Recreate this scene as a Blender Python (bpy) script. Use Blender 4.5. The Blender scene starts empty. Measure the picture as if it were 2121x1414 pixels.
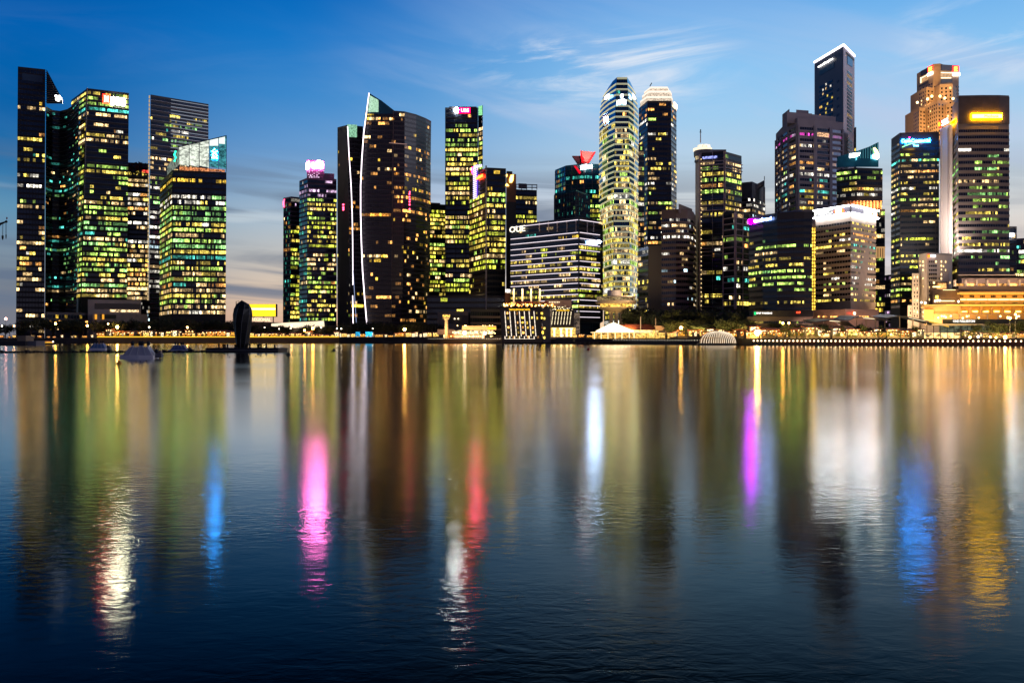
import bpy, math, random
from mathutils import Vector

# ------------------------------------------------------------------ camera
CX, HY, F, CH = 1060.5, 700.0, 2000.0, 3.2      # optical centre x, horizon row, focal length (pixels), eye height (m)
SC = bpy.context.scene
COL = SC.collection
cam_d = bpy.data.cameras.new('camera')
cam = bpy.data.objects.new('camera', cam_d)
COL.objects.link(cam)
cam.location = (0, 0, CH)
cam.rotation_euler = (math.radians(90), 0, 0)
cam_d.sensor_width = 36
cam_d.lens = 36 * F / 2121
cam_d.shift_y = -7 / 2121
cam_d.clip_start = 0.5
cam_d.clip_end = 12000
SC.camera = cam
SC.view_settings.view_transform = 'Standard'
SC.view_settings.look = 'None'
SC.view_settings.exposure = 0
SC.view_settings.gamma = 1
SC.cycles.use_denoising = True
SC.cycles.max_bounces = 5
SC.cycles.diffuse_bounces = 2
SC.cycles.glossy_bounces = 3
SC.cycles.transmission_bounces = 2
SC.cycles.sample_clamp_indirect = 30


def s2l(c):
    return tuple(((v / 255) / 12.92 if v / 255 <= 0.04045 else ((v / 255 + 0.055) / 1.055) ** 2.4) for v in c)


# ------------------------------------------------------------------ dusk sky
class NT:
    def __init__(self, tree):
        self.t = tree
        tree.nodes.clear()

    def n(self, typ, **kw):
        nd = self.t.nodes.new(typ)
        for k, v in kw.items():
            if k.startswith('i_'):
                key = k[2:]
                nd.inputs[int(key) if key.isdigit() else key].default_value = v
            else:
                setattr(nd, k, v)
        return nd

    def l(self, a, b):
        self.t.links.new(a, b)

    def m(self, op, a, b=None, c=None):
        nd = self.n('ShaderNodeMath', operation=op)
        for i, v in enumerate((a, b, c)):
            if v is None:
                continue
            if isinstance(v, (int, float)):
                nd.inputs[i].default_value = v
            else:
                self.l(v, nd.inputs[i])
        return nd.outputs[0]

    def mr(self, v, a, b, c=0.0, d=1.0, smooth=True):
        nd = self.n('ShaderNodeMapRange')
        nd.interpolation_type = 'SMOOTHSTEP' if smooth else 'LINEAR'
        self.l(v, nd.inputs[0])
        for i, x in enumerate((a, b, c, d)):
            nd.inputs[i + 1].default_value = x
        return nd.outputs[0]

    def ramp(self, v, stops):
        nd = self.n('ShaderNodeValToRGB')
        cr = nd.color_ramp
        while len(cr.elements) > 1:
            cr.elements.remove(cr.elements[-1])
        for i, (p, c) in enumerate(stops):
            e = cr.elements[0] if i == 0 else cr.elements.new(p)
            e.position = p
            e.color = (*c, 1) if len(c) == 3 else c
        self.l(v, nd.inputs[0])
        return nd.outputs[0]

    def mix(self, f, a, b, mode='MIX'):
        nd = self.n('ShaderNodeMixRGB', blend_type=mode)
        for i, v in enumerate((f, a, b)):
            if isinstance(v, (int, float)):
                nd.inputs[i].default_value = v
            elif isinstance(v, tuple):
                nd.inputs[i].default_value = (*v, 1)
            else:
                self.l(v, nd.inputs[i])
        return nd.outputs[0]


world = bpy.data.worlds.new('World')
SC.world = world
world.use_nodes = True
w = NT(world.node_tree)
tc = w.n('ShaderNodeTexCoord')
sp = w.n('ShaderNodeSeparateXYZ')
w.l(tc.outputs['Generated'], sp.inputs[0])
hyp = w.m('SQRT', w.m('ADD', w.m('MULTIPLY', sp.outputs[0], sp.outputs[0]), w.m('MULTIPLY', sp.outputs[1], sp.outputs[1])))
el = w.m('DIVIDE', sp.outputs[2], w.m('MAXIMUM', hyp, 0.001))          # tangent of the elevation
az = w.m('ARCTAN2', sp.outputs[0], sp.outputs[1])                      # 0 ahead, + to the right
ek = w.m('MULTIPLY', w.m('MAXIMUM', el, 0.0), 1.25)                    # ramp coordinate, .4375 = top of the view
q = lambda y: (700 - y) / 2000 * 1.25


def stops(lst):
    return [(q(y), s2l(c)) for y, c in lst] + [(0.52, s2l((lst[-1][1][0] * .35, lst[-1][1][1] * .55, lst[-1][1][2] * .52))), (0.75, s2l((0, 40, 62))), (1.0, s2l((4, 26, 62)))]


rA = w.ramp(ek, stops([(700, (120, 118, 128)), (600, (118, 128, 142)), (540, (122, 142, 160)), (460, (92, 145, 178)), (380, (35, 115, 172)), (280, (2, 98, 168)), (120, (0, 96, 176)), (0, (0, 88, 168))]))
rB = w.ramp(ek, stops([(700, (215, 165, 140)), (650, (232, 190, 158)), (605, (228, 202, 175)), (540, (196, 192, 186)), (470, (176, 192, 205)), (400, (140, 172, 202)), (320, (104, 156, 208)), (210, (58, 136, 204)), (90, (20, 118, 198)), (0, (0, 104, 188))]))
rC = w.ramp(ek, stops([(700, (255, 215, 170)), (600, (255, 226, 190)), (520, (228, 214, 202)), (440, (214, 216, 216)), (350, (186, 210, 228)), (250, (160, 205, 240)), (150, (138, 196, 242)), (50, (112, 178, 236)), (0, (98, 166, 230))]))
base = w.mix(w.mr(az, -0.48, -0.20), rA, rB)
base = w.mix(w.mr(az, -0.24, 0.20), base, rC)


def cloudmap(sx, sy, skew, seed, detail=5.0, rough=0.55, dist=0.4):
    cb = w.n('ShaderNodeCombineXYZ')
    w.l(w.m('MULTIPLY', az, sx), cb.inputs[0])
    w.l(w.m('MULTIPLY', w.m('ADD', el, w.m('MULTIPLY', az, skew)), sy), cb.inputs[1])
    cb.inputs[2].default_value = seed
    nz = w.n('ShaderNodeTexNoise')
    nz.inputs['Scale'].default_value = 1.0
    nz.inputs['Detail'].default_value = detail
    nz.inputs['Roughness'].default_value = rough
    nz.inputs['Distortion'].default_value = dist
    w.l(cb.outputs[0], nz.inputs['Vector'])
    return nz.outputs[0]


# high thin veils and wisps
c1 = w.mr(cloudmap(2.6, 13, 0.30, 3.1), 0.42, 0.68)
c1 = w.m('MULTIPLY', w.m('MULTIPLY', c1, w.mr(az, -0.22, 0.02, 0.05, 1.0)), w.mr(el, 0.34, 0.22, 0.25, 1.0))
base = w.mix(w.m('MULTIPLY', c1, 0.62), base, s2l((192, 204, 232)))
c2 = w.mr(cloudmap(4.5, 24, -0.10, 9.7, 8.0, 0.62, 0.8), 0.42, 0.66)
c2m = w.m('MULTIPLY', w.mr(el, 0.22, 0.27), w.mr(el, 0.33, 0.29))
patch = w.m('MULTIPLY', w.mr(az, -0.08, 0.06), w.mr(az, 0.25, 0.16))
patch2 = w.mr(az, 0.36, 0.44)
c2m = w.m('MULTIPLY', c2m, w.m('ADD', w.m('ADD', w.m('MULTIPLY', patch, 1.0), patch2), 0.015))
base = w.mix(w.m('MULTIPLY', w.m('MULTIPLY', c2, c2m), 0.95), base, s2l((226, 234, 246)))
# low grey bars near the horizon
c3 = w.mr(cloudmap(2.4, 36, 0.05, 21.3, 5.0, 0.5, 0.7), 0.43, 0.62)
c3m = w.m('MULTIPLY', w.mr(el, 0.012, 0.045), w.mr(el, 0.20, 0.13))
c3m = w.m('MULTIPLY', c3m, w.mr(az, 0.40, 0.0, 0.35, 1.0))
base = w.mix(w.m('MULTIPLY', w.m('MULTIPLY', c3, c3m), 0.85), base, s2l((100, 116, 140)))
c4 = w.mr(cloudmap(3.0, 30, 0.03, 44.0, 3.0, 0.5, 0.4), 0.55, 0.72)
c4m = w.m('MULTIPLY', w.mr(el, 0.02, 0.06), w.mr(el, 0.16, 0.10))
base = w.mix(w.m('MULTIPLY', w.m('MULTIPLY', c4, c4m), 0.55), base, s2l((214, 222, 226)))
# the far side of the dusk sky, behind the viewer, over the lit city
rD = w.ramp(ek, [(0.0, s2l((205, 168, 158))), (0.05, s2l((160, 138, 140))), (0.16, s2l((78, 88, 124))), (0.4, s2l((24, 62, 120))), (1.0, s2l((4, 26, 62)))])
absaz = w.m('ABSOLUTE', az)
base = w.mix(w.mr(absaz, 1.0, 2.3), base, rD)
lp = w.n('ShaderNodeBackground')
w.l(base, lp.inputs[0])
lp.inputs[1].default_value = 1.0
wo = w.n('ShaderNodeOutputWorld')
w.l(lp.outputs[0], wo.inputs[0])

# the last glow of the west: very weak, soft and low from the right
sun_d = bpy.data.lights.new('afterglow', 'SUN')
sun_d.energy = 0.55
sun_d.angle = math.radians(25)
sun_d.color = (.86, .82, 1.0)
sun = bpy.data.objects.new('afterglow', sun_d)
COL.objects.link(sun)
sun.rotation_euler = Vector((-1.0, .16, -.20)).to_track_quat('-Z', 'Y').to_euler()

# ------------------------------------------------------------------ materials
MATS = {}


def pbr(name, col, rough=0.7, metal=0.0, spec=0.5, noise=0.0, nscale=0.3, bump=0.0):
    if name in MATS:
        return MATS[name]
    m = bpy.data.materials.new(name)
    m.use_nodes = True
    t = NT(m.node_tree)
    b = t.n('ShaderNodeBsdfPrincipled')
    b.inputs['Base Color'].default_value = (*col, 1)
    b.inputs['Roughness'].default_value = rough
    b.inputs['Metallic'].default_value = metal
    b.inputs['Specular IOR Level'].default_value = spec
    if noise or bump:
        c = t.n('ShaderNodeTexCoord')
        nz = t.n('ShaderNodeTexNoise')
        nz.inputs['Scale'].default_value = nscale
        nz.inputs['Detail'].default_value = 6
        t.l(c.outputs['Object'], nz.inputs['Vector'])
        if noise:
            lo = tuple(v * (1 - noise) for v in col)
            hi = tuple(min(1, v * (1 + noise)) for v in col)
            t.l(t.ramp(nz.outputs[0], [(0.3, lo), (0.7, hi)]), b.inputs['Base Color'])
        if bump:
            bp = t.n('ShaderNodeBump')
            bp.inputs['Strength'].default_value = bump
            t.l(nz.outputs[0], bp.inputs['Height'])
            t.l(bp.outputs[0], b.inputs['Normal'])
    o = t.n('ShaderNodeOutputMaterial')
    t.l(b.outputs[0], o.inputs[0])
    MATS[name] = m
    return m


def emi(name, col, strength, sample=False):
    """a light source: lamp, sign, LED strip"""
    if name in MATS:
        return MATS[name]
    m = bpy.data.materials.new(name)
    m.use_nodes = True
    t = NT(m.node_tree)
    e = t.n('ShaderNodeEmission')
    e.inputs[0].default_value = (*col, 1)
    e.inputs[1].default_value = strength
    o = t.n('ShaderNodeOutputMaterial')
    t.l(e.outputs[0], o.inputs[0])
    m.cycles.emission_sampling = 'AUTO' if sample else 'NONE'
    MATS[name] = m
    return m


def room(name, col, strength, scale=0.75, lo=0.06, hi=1.6):
    """a lit window: uneven room light behind glass (furniture, blinds, ceiling lamps)"""
    if name in MATS:
        return MATS[name]
    m = bpy.data.materials.new(name)
    m.use_nodes = True
    t = NT(m.node_tree)
    c = t.n('ShaderNodeTexCoord')
    mp = t.n('ShaderNodeMapping')
    mp.inputs['Scale'].default_value = (1, 1, 1.6)
    t.l(c.outputs['Object'], mp.inputs['Vector'])
    nz = t.n('ShaderNodeTexNoise')
    nz.inputs['Scale'].default_value = scale
    nz.inputs['Detail'].default_value = 3
    nz.inputs['Roughness'].default_value = 0.7
    t.l(mp.outputs[0], nz.inputs['Vector'])
    f = t.m('MAXIMUM', t.mr(nz.outputs[0], 0.34, 0.66, lo, hi), 0.0)
    e = t.n('ShaderNodeEmission')
    e.inputs[0].default_value = (*col, 1)
    t.l(t.m('MULTIPLY', f, strength), e.inputs[1])
    g = t.n('ShaderNodeBsdfGlossy')
    g.inputs['Color'].default_value = (0.04, 0.05, 0.06, 1)
    g.inputs['Roughness'].default_value = 0.15
    a = t.n('ShaderNodeAddShader')
    t.l(e.outputs[0], a.inputs[0])
    t.l(g.outputs[0], a.inputs[1])
    o = t.n('ShaderNodeOutputMaterial')
    t.l(a.outputs[0], o.inputs[0])
    m.cycles.emission_sampling = 'NONE'
    MATS[name] = m
    return m


HUES = {
    'warm': (1.0, .44, .10), 'cream': (1.0, .66, .28), 'yel': (.95, .70, .11), 'lime': (.70, .76, .06), 'green': (.50, .80, .13), 'mint': (.32, .76, .22),
    'teal': (.08, .62, .50), 'white': (1.0, .93, .78), 'cool': (.62, .9, 1.0), 'orange': (1.0, .38, .05), 'pink': (.95, .62, .95),
    'magenta': (.8, .06, .5), 'red': (1.0, .06, .04), 'gold': (1.0, .62, .06), 'blue': (.1, .2, 1.0)}
LV = (0.30, 1.05, 3.0)


def hue(h, lvl):
    return room('room_%s_%d' % (h, lvl), HUES[h], LV[lvl])


PAL = {
    'G': [('green', 5), ('yel', 4), ('mint', 3), ('cream', 1.2), ('teal', .5), ('white', .7)],
    'Y': [('yel', 5), ('lime', 4), ('green', 3), ('cream', 2), ('warm', .5)],
    'B': [('yel', 5), ('cream', 4), ('green', 1.5), ('white', 1.5)],
    'W': [('cream', 6), ('warm', 2), ('yel', 2), ('white', 2), ('teal', .2)],
    'X': [('cream', 3), ('yel', 3), ('green', 1.5), ('warm', 1), ('teal', .25), ('white', 1)],
    'O': [('warm', 5), ('cream', 2), ('gold', 2), ('orange', .5)],
    'T': [('teal', 6), ('mint', 2), ('warm', 1.5), ('cream', 1)],
    'S': [('white', 5), ('cream', 3), ('cool', 1.5)],
    'P': [('pink', 8), ('white', 2)],
    'M': [('magenta', 5), ('red', 2), ('pink', 2)],
    'D': [('gold', 5), ('cream', 2), ('warm', 2)],
}


def pick(rr, pal):
    L = PAL[pal]
    x = rr.random() * sum(b for a, b in L)
    for a, b in L:
        x -= b
        if x <= 0:
            return a
    return L[0][0]


GLASS = pbr('glass_dark', (.028, .042, .066), .16, .8, .6, noise=.4, nscale=.08)
GLASSB = pbr('glass_blue', (.05, .34, .52), .12, .9, .5, noise=.35, nscale=.12)
GLASST = pbr('glass_teal', (.02, .13, .16), .12, .7, .5, noise=.4, nscale=.12)
FRAME = pbr('frame_dark', (.012, .013, .018), .45, .3)
FRAMEG = pbr('frame_grey', (.10, .10, .115), .6, noise=.25)
CONC = pbr('concrete_grey', (.30, .27, .28), .85, noise=.18, nscale=.15)
CONCW = pbr('concrete_warm', (.40, .34, .29), .85, noise=.15, nscale=.15)
CONCD = pbr('concrete_dark', (.13, .11, .105), .85, noise=.2, nscale=.15)
STONE = pbr('stone_pale', (.62, .52, .40), .8, noise=.12, nscale=.4, bump=.1)
GRANITE = pbr('granite_brown', (.075, .060, .060), .5, noise=.25)
WHITEP = pbr('white_paint', (.72, .70, .66), .5, noise=.08)
LEDW = emi('led_white', (1.0, .86, .95), 1.5)
LEDY = emi('led_yellow', (1.0, .66, .05), 1.6)
LEDC = emi('led_cream', (1.0, .82, .5), 2.2)
ROOF = pbr('roof_metal', (.10, .11, .13), .45, .4)
BLACK = pbr('rubber_black', (.006, .006, .007), .6)

# ------------------------------------------------------------------ mesh tools


def X(px, Y):
    return (px - CX) / F * Y


def Zp(py, Y):
    return CH + (HY - py) / F * Y


class MB:
    def __init__(self):
        self.v, self.f, self.m = [], [], []
        self.mats = []

    def mi(self, mat):
        if mat not in self.mats:
            self.mats.append(mat)
        return self.mats.index(mat)

    def face(self, pts, mat):
        b = len(self.v)
        self.v += [tuple(p) for p in pts]
        self.f.append(tuple(range(b, b + len(pts))))
        self.m.append(self.mi(mat))

    def solid(self, a, b, mat, caps=True):
        """prism between two rings of the same count"""
        n = len(a)
        s = len(self.v)
        self.v += [tuple(p) for p in a] + [tuple(p) for p in b]
        k = self.mi(mat)
        for i in range(n):
            j = (i + 1) % n
            self.f.append((s + i, s + j, s + n + j, s + n + i))
            self.m.append(k)
        if caps:
            self.f.append(tuple(range(s + n - 1, s - 1, -1)))
            self.f.append(tuple(range(s + n, s + 2 * n)))
            self.m += [k, k]

    def box(self, x0, x1, y0, y1, z0, z1, mat):
        self.solid([(x0, y0, z0), (x1, y0, z0), (x1, y1, z0), (x0, y1, z0)], [(x0, y0, z1), (x1, y0, z1), (x1, y1, z1), (x0, y1, z1)], mat)

    def ring(self, cx, cy, z, r, n=16, ph=0.0, sy=1.0):
        return [(cx + r * math.cos(ph + 2 * math.pi * i / n), cy + sy * r * math.sin(ph + 2 * math.pi * i / n), z) for i in range(n)]

    def lathe(self, cx, cy, prof, mat, n=16, sy=1.0):
        for (r0, z0), (r1, z1) in zip(prof, prof[1:]):
            self.solid(self.ring(cx, cy, z0, r0, n, 0, sy), self.ring(cx, cy, z1, r1, n, 0, sy), mat)

    def tube(self, pts, r, mat, n=6, r1=None):
        pts = [Vector(p) for p in pts]
        rings = []
        for i, p in enumerate(pts):
            d = (pts[min(i + 1, len(pts) - 1)] - pts[max(i - 1, 0)]).normalized()
            up = Vector((0, 0, 1)) if abs(d.z) < .9 else Vector((1, 0, 0))
            a = d.cross(up).normalized()
            b = d.cross(a)
            rr = r if r1 is None else r + (r1 - r) * i / max(1, len(pts) - 1)
            rings.append([p + rr * (math.cos(2 * math.pi * k / n) * a + math.sin(2 * math.pi * k / n) * b) for k in range(n)])
        for a, b in zip(rings, rings[1:]):
            self.solid(a, b, mat)

    def ball(self, c, r, mat, n=8, sz=1.0):
        m = n // 2
        prof = [(max(0.01, r * math.sin(math.pi * i / m)), c[2] - r * sz * math.cos(math.pi * i / m)) for i in range(m + 1)]
        self.lathe(c[0], c[1], prof, mat, n)

    def build(self, name, parent=None, origin=None, **tags):
        me = bpy.data.meshes.new(name)
        o = Vector(origin) if origin is not None else (Vector(parent['_o']) if parent is not None else Vector((0, 0, 0)))
        me.from_pydata([(v[0] - o.x, v[1] - o.y, v[2] - o.z) for v in self.v], [], self.f)
        for mt in self.mats:
            me.materials.append(mt)
        me.polygons.foreach_set('material_index', self.m)
        me.update()
        ob = bpy.data.objects.new(name, me)
        COL.objects.link(ob)
        if parent is not None:
            ob.parent = parent
            ob['_o'] = parent['_o']
        else:
            ob.location = o
        for k, v in tags.items():
            ob[k] = v
        return ob


def thing(name, loc, label, cat, group=None):
    o = bpy.data.objects.new(name, None)
    COL.objects.link(o)
    o.location = loc
    o.empty_display_size = 1
    o['_o'] = tuple(loc)
    o['label'] = label
    o['category'] = cat
    if group:
        o['group'] = group
    return o


def copytree(o, parent=None):
    c = o.copy()
    COL.objects.link(c)
    c.parent = parent
    for ch in list(o.children):
        copytree(ch, c)
    return c


def area_light(name, loc, target, energy, size, col, sy=None, parent=None):
    ld = bpy.data.lights.new(name, 'AREA')
    ld.energy = energy
    ld.size = size
    ld.color = col
    ld.spread = math.radians(110)
    if sy:
        ld.shape = 'RECTANGLE'
        ld.size_y = sy
    lo = bpy.data.objects.new(name, ld)
    COL.objects.link(lo)
    lo.location = loc
    lo.rotation_euler = (Vector(target) - Vector(loc)).to_track_quat('-Z', 'Y').to_euler()
    return lo


LAND = 3.0


class Tower:
    """a building whose front is a chain of vertical edges, left to right; each edge is given by where it stands in the view (px) and
    the height its flat roof line has there (py), which fixes how far away that corner really is"""

    def __init__(self, name, label, pts, Yref, cat='building', bot=None, depth=None, base=LAND, levels=None, Ys=None, body=FRAME, roof=None):
        pymin = min(p[1] for p in pts)
        if Ys is None:
            Ys = [Yref * (HY - pymin) / (HY - p[1]) for p in pts]
        self.Y = Ys
        self.zt = Zp(pymin, Yref)
        self.zb = base
        self.Yref = Yref
        n = len(pts)
        if levels is None:
            bot = bot or [p[0] for p in pts]
            levels = [(self.zb, bot), (self.zt, [p[0] for p in pts])]
        else:
            levels = [(Zp(py, Yref), xs) for py, xs in levels]
            levels.sort(key=lambda a: a[0])
            if levels[0][0] > self.zb:
                levels.insert(0, (self.zb, levels[0][1]))
        self.levels = levels
        self.n = n
        mx = sum(X(p[0], y) for p, y in zip(pts, Ys)) / n
        my = sum(Ys) / n
        self.root = thing(name, (mx, my, base), label, cat)
        mb = MB()
        rings = []
        for z, xs in levels:
            fr = [(X(a, y), y, z) for a, y in zip(xs, Ys)]
            # the rear corners lie on the sight lines of the outer front corners, a little inside them
            d = depth or 32
            ym = max(Ys) + d
            x0_, x1_ = fr[0][0] / fr[0][1] * ym, fr[-1][0] / fr[-1][1] * ym
            mid = (x0_ + x1_) / 2
            bk = [(mid + (x1_ - mid) * .94, ym, z), (mid + (x0_ - mid) * .94, ym, z)]
            rings.append(fr + bk)
        for i in range(len(rings) - 1):
            mb.solid(rings[i], rings[i + 1], body)
        self.body = mb.build('wall', self.root)
        self.top_ring = rings[-1]

    def e(self, i, z, out=0.0):
        L = self.levels
        z_ = min(max(z, L[0][0]), L[-1][0])
        for (z0, a), (z1, b) in zip(L, L[1:]):
            if z_ <= z1:
                t = (z_ - z0) / max(1e-6, z1 - z0)
                px = a[i] + (b[i] - a[i]) * t
                break
        return Vector((X(px, self.Y[i]), self.Y[i], z))

    def nrm(self, f, z=None):
        z = self.zt if z is None else z
        a, b = self.e(f, z), self.e(f + 1, z)
        d = (b - a)
        d.z = 0
        d.normalize()
        return Vector((d.y, -d.x, 0))

    def on(self, f, px, py, out=0.0):
        """the point of face f seen at (px, py)"""
        Yg = self.Y[f]
        for _ in range(3):
            z = Zp(py, Yg)
            a, b = self.e(f, z), self.e(f + 1, z)
            k = (px - CX) / F
            dx, dy = b.x - a.x, b.y - a.y
            t = (k * a.y - a.x) / (dx - k * dy)
            Yg = a.y + t * dy
        z = Zp(py, Yg)
        p = Vector((a.x + t * dx, Yg, z))
        return p + self.nrm(f, z) * out

    def zone(self, zones, py):
        for z in zones:
            if z[0] <= py < z[1]:
                return z
        return None

    def strip(self, mb, f, z0, z1, out, mat, u0=0.0, u1=1.0, inn=0.0):
        n0 = self.nrm(f, z0)
        a0, b0 = self.e(f, z0), self.e(f + 1, z0)
        a1, b1 = self.e(f, z1), self.e(f + 1, z1)
        P = lambda a, b, u: a + (b - a) * u
        i0, i1, i2, i3 = P(a0, b0, u0), P(a0, b0, u1), P(a1, b1, u1), P(a1, b1, u0)
        mb.solid([i0 + n0 * inn, i1 + n0 * inn, i2 + n0 * inn, i3 + n0 * inn], [i0 + n0 * out, i1 + n0 * out, i2 + n0 * out, i3 + n0 * out], mat)

    def windows(self, seed, fh, zones, pane=1.5, wf=0.62, faces=None, py0=None, py1=None, glass=GLASS, ledge=FRAME, lo=0.25, bay=0, mull=None, run=5, gap=0.12, sill=0.3, mo=0.35, part='window_band', levelw=(3, 5, 2.4), bri=0):
        """one window band per storey; zones = (py top, py bottom, share lit, palette)"""
        rr = random.Random(seed)
        faces = list(range(self.n - 1)) if faces is None else faces
        zt = self.zt - 1.0 if py0 is None else Zp(py0, self.Yref)
        zb = self.zb + 3 if py1 is None else Zp(py1, self.Yref)
        nf = max(1, int((zt - zb) / fh))
        led = MB()
        for k in range(nf):
            z0 = zt - (k + 1) * fh + fh * (1 - wf) * 0.5
            z1 = z0 + fh * wf
            py = HY - (z0 - CH) / self.Yref * F
            zn = self.zone(zones, py)
            dens, pal = (zn[2], zn[3]) if zn else (0, 'G')
            d = dens * rr.uniform(0.55, 1.35)
            if rr.random() < 0.10:
                d *= 0.15
            if dens > 0.05 and rr.random() < dens * 0.35:
                d = max(d, 0.93)
            fl_h = pick(rr, pal)
            mb = MB()
            pw = pane * .82
            for f in faces:
                a0, b0 = self.e(f, z0), self.e(f + 1, z0)
                a1, b1 = self.e(f, z1), self.e(f + 1, z1)
                nn = self.nrm(f, z0) * 0.07
                W = (b0 - a0).length
                n = max(1, round(W / pw))
                left, on, h, lv = 0, False, fl_h, 1
                for i in range(n):
                    if left <= 0:
                        left = rr.randint(1, max(1, int(run * 1.6)))
                        on = rr.random() < d
                        h = fl_h if rr.random() < 0.78 else pick(rr, pal)
                        lv = rr.choices((0, 1, 2), levelw)[0]
                    left -= 1
                    u0, u1 = (i + gap * .5) / n, (i + 1 - gap * .5) / n
                    if bay and (i % bay) == 0:
                        u0 = (i + 0.45) / n
                    l2 = lv
                    if on:
                        l2 = min(2, max(0, lv + rr.choice((-1, 0, 0, 0, 1, -1))))
                    if on and rr.random() < 0.13:
                        mt = glass
                    else:
                        mt = hue(h, l2) if on else glass
                    mb.face([a0.lerp(b0, u0) + nn, a0.lerp(b0, u1) + nn, a1.lerp(b1, u1) + nn, a1.lerp(b1, u0) + nn], mt)
                if ledge is not None:
                    self.strip(led, f, z0 - sill, z0 - 0.02, lo, ledge)
            mb.build(part, self.root)
        if ledge is not None:
            led.build('floor_ledges', self.root)
        if mull:
            mm = MB()
            for f in faces:
                W = (self.e(f + 1, zb) - self.e(f, zb)).length
                n = max(1, round(W / mull[0]))
                for i in range(n + 1):
                    wd = mull[1] / W
                    u = min(max(i / n, wd / 2), 1 - wd / 2)
                    L = [z for z, _ in self.levels if zb < z < zt]
                    zs = [zb] + L + [zt]
                    for a, b in zip(zs, zs[1:]):
                        self.strip(mm, f, a, b, mo, mull[2], u - wd / 2, u + wd / 2)
            mm.build('mullions', self.root)
        return self

    def panel(self, f, pts, mat, out=0.5, thick=0.3, name='sign_panel', parent=None, **tg):
        mb = MB()
        self.addpanel(mb, f, pts, mat, out, thick)
        return mb.build(name, parent or self.root, **tg)

    def addpanel(self, mb, f, pts, mat, out=0.5, thick=0.3):
        P = [self.on(f, x, y) for x, y in pts]
        n = self.nrm(f)
        mb.solid([p + n * (out - thick) for p in P], [p + n * out for p in P], mat)

    def rect(self, f, x0, x1, y0, y1):
        """a level rectangle on face f from px x0..x1; y0 / y1 = rows of its top / bottom at x0"""
        a, b = self.on(f, x0, y0), self.on(f, x0, y1)
        c = self.on(f, x1, (y0 + y1) / 2)
        return a.z, b.z, a, c

    def level_panel(self, f, x0, x1, y0, y1, mat, out=0.5, thick=0.3, name='sign_panel', mb=None):
        zt, zb, a, c = self.rect(f, x0, x1, y0, y1)
        n = self.nrm(f)
        A = Vector((a.x, a.y, 0))
        C = Vector((c.x, c.y, 0))
        q_ = [Vector((A.x, A.y, zb)), Vector((C.x, C.y, zb)), Vector((C.x, C.y, zt)), Vector((A.x, A.y, zt))]
        own = mb is None
        mb = mb or MB()
        mb.solid([p + n * (out - thick) for p in q_], [p + n * out for p in q_], mat)
        if own:
            return mb.build(name, self.root)

    def text(self, f, s, x0, x1, y0, y1, mat, out=0.6, thick=0.25, bold=0.0, name='sign_lettering', parent=None):
        """lettering on face f: left end at px x0, right end at x1, cap height from row y0 to y1 at x0"""
        zt, zb, a, c = self.rect(f, x0, x1, y0, y1)
        return text3d(s, Vector((a.x, a.y, zb)), Vector((c.x, c.y, zb)), zt - zb, self.nrm(f), mat, out, thick, bold, name, parent or self.root)

    def roofbox(self, f, x0, x1, y0, y1, d, mat, back=0.0, name='roof_plant'):
        """a box standing on the building, its front in face f's plane moved back"""
        zt, zb, a, c = self.rect(f, x0, x1, y0, y1)
        n = self.nrm(f)
        A, C = Vector((a.x, a.y, 0)) - n * back, Vector((c.x, c.y, 0)) - n * back
        k0, k1 = (A.y + d) / A.y, (C.y + d) / C.y
        mb = MB()
        r = [A, C, Vector((C.x * k1, C.y * k1, 0)), Vector((A.x * k0, A.y * k0, 0))]
        mb.solid([Vector((p.x, p.y, zb)) for p in r], [Vector((p.x, p.y, zt)) for p in r], mat)
        return mb.build(name, self.root)


def pbox(name, parent, a, b, yt, yb, y0, d, mat, a2=None, b2=None):
    """box whose top edge may be wider than its bottom edge (a2, b2) and whose sides follow the sight lines"""
    mb = MB()
    z0, z1 = Zp(yb, y0), Zp(yt, y0)
    a2, b2 = a2 or a, b2 or b
    y1 = y0 + d
    mb.solid([(X(a, y0), y0, z0), (X(b, y0), y0, z0), (X(b, y1), y1, z0), (X(a, y1), y1, z0)], [(X(a2, y0), y0, z1), (X(b2, y0), y0, z1), (X(b2, y1), y1, z1), (X(a2, y1), y1, z1)], mat)
    return mb.build(name, parent)


def text3d(s, p0, p1, h, n, mat, out, thick, bold, name, parent):
    cu = bpy.data.curves.new('lettering', 'FONT')
    cu.body = s
    cu.extrude = 0.05
    cu.offset = bold
    cu.resolution_u = 2
    to = bpy.data.objects.new('lettering', cu)
    COL.objects.link(to)
    bpy.context.view_layer.update()
    dg = bpy.context.evaluated_depsgraph_get()
    me = bpy.data.meshes.new_from_object(to.evaluated_get(dg))
    bpy.data.objects.remove(to)
    bpy.data.curves.remove(cu)
    xs = [v.co.x for v in me.vertices]
    ys = [v.co.y for v in me.vertices]
    x0, x1, y0, y1 = min(xs), max(xs), min(ys), max(ys)
    o = Vector(parent['_o'])
    for v in me.vertices:
        u, w_ = (v.co.x - x0) / (x1 - x0), (v.co.y - y0) / (y1 - y0)
        p = p0.lerp(p1, u) + Vector((0, 0, h * w_)) + n * (out + (thick * .5 if v.co.z > 0 else -thick * .5))
        v.co = p - o
    me.materials.clear()
    me.materials.append(mat)
    me.name = name
    ob = bpy.data.objects.new(name, me)
    COL.objects.link(ob)
    ob.parent = parent
    ob['_o'] = parent['_o']
    return ob

# ------------------------------------------------------------------ water and land
SHORE = [(-900, 640), (0, 600), (730, 620), (1050, 570), (1250, 530), (1450, 460), (1700, 405), (2121, 390), (3100, 360)]


def shoreY(px):
    for (a, ya), (b, yb) in zip(SHORE, SHORE[1:]):
        if px <= b:
            return ya + (yb - ya) * (px - a) / (b - a)
    return SHORE[-1][1]


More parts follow.
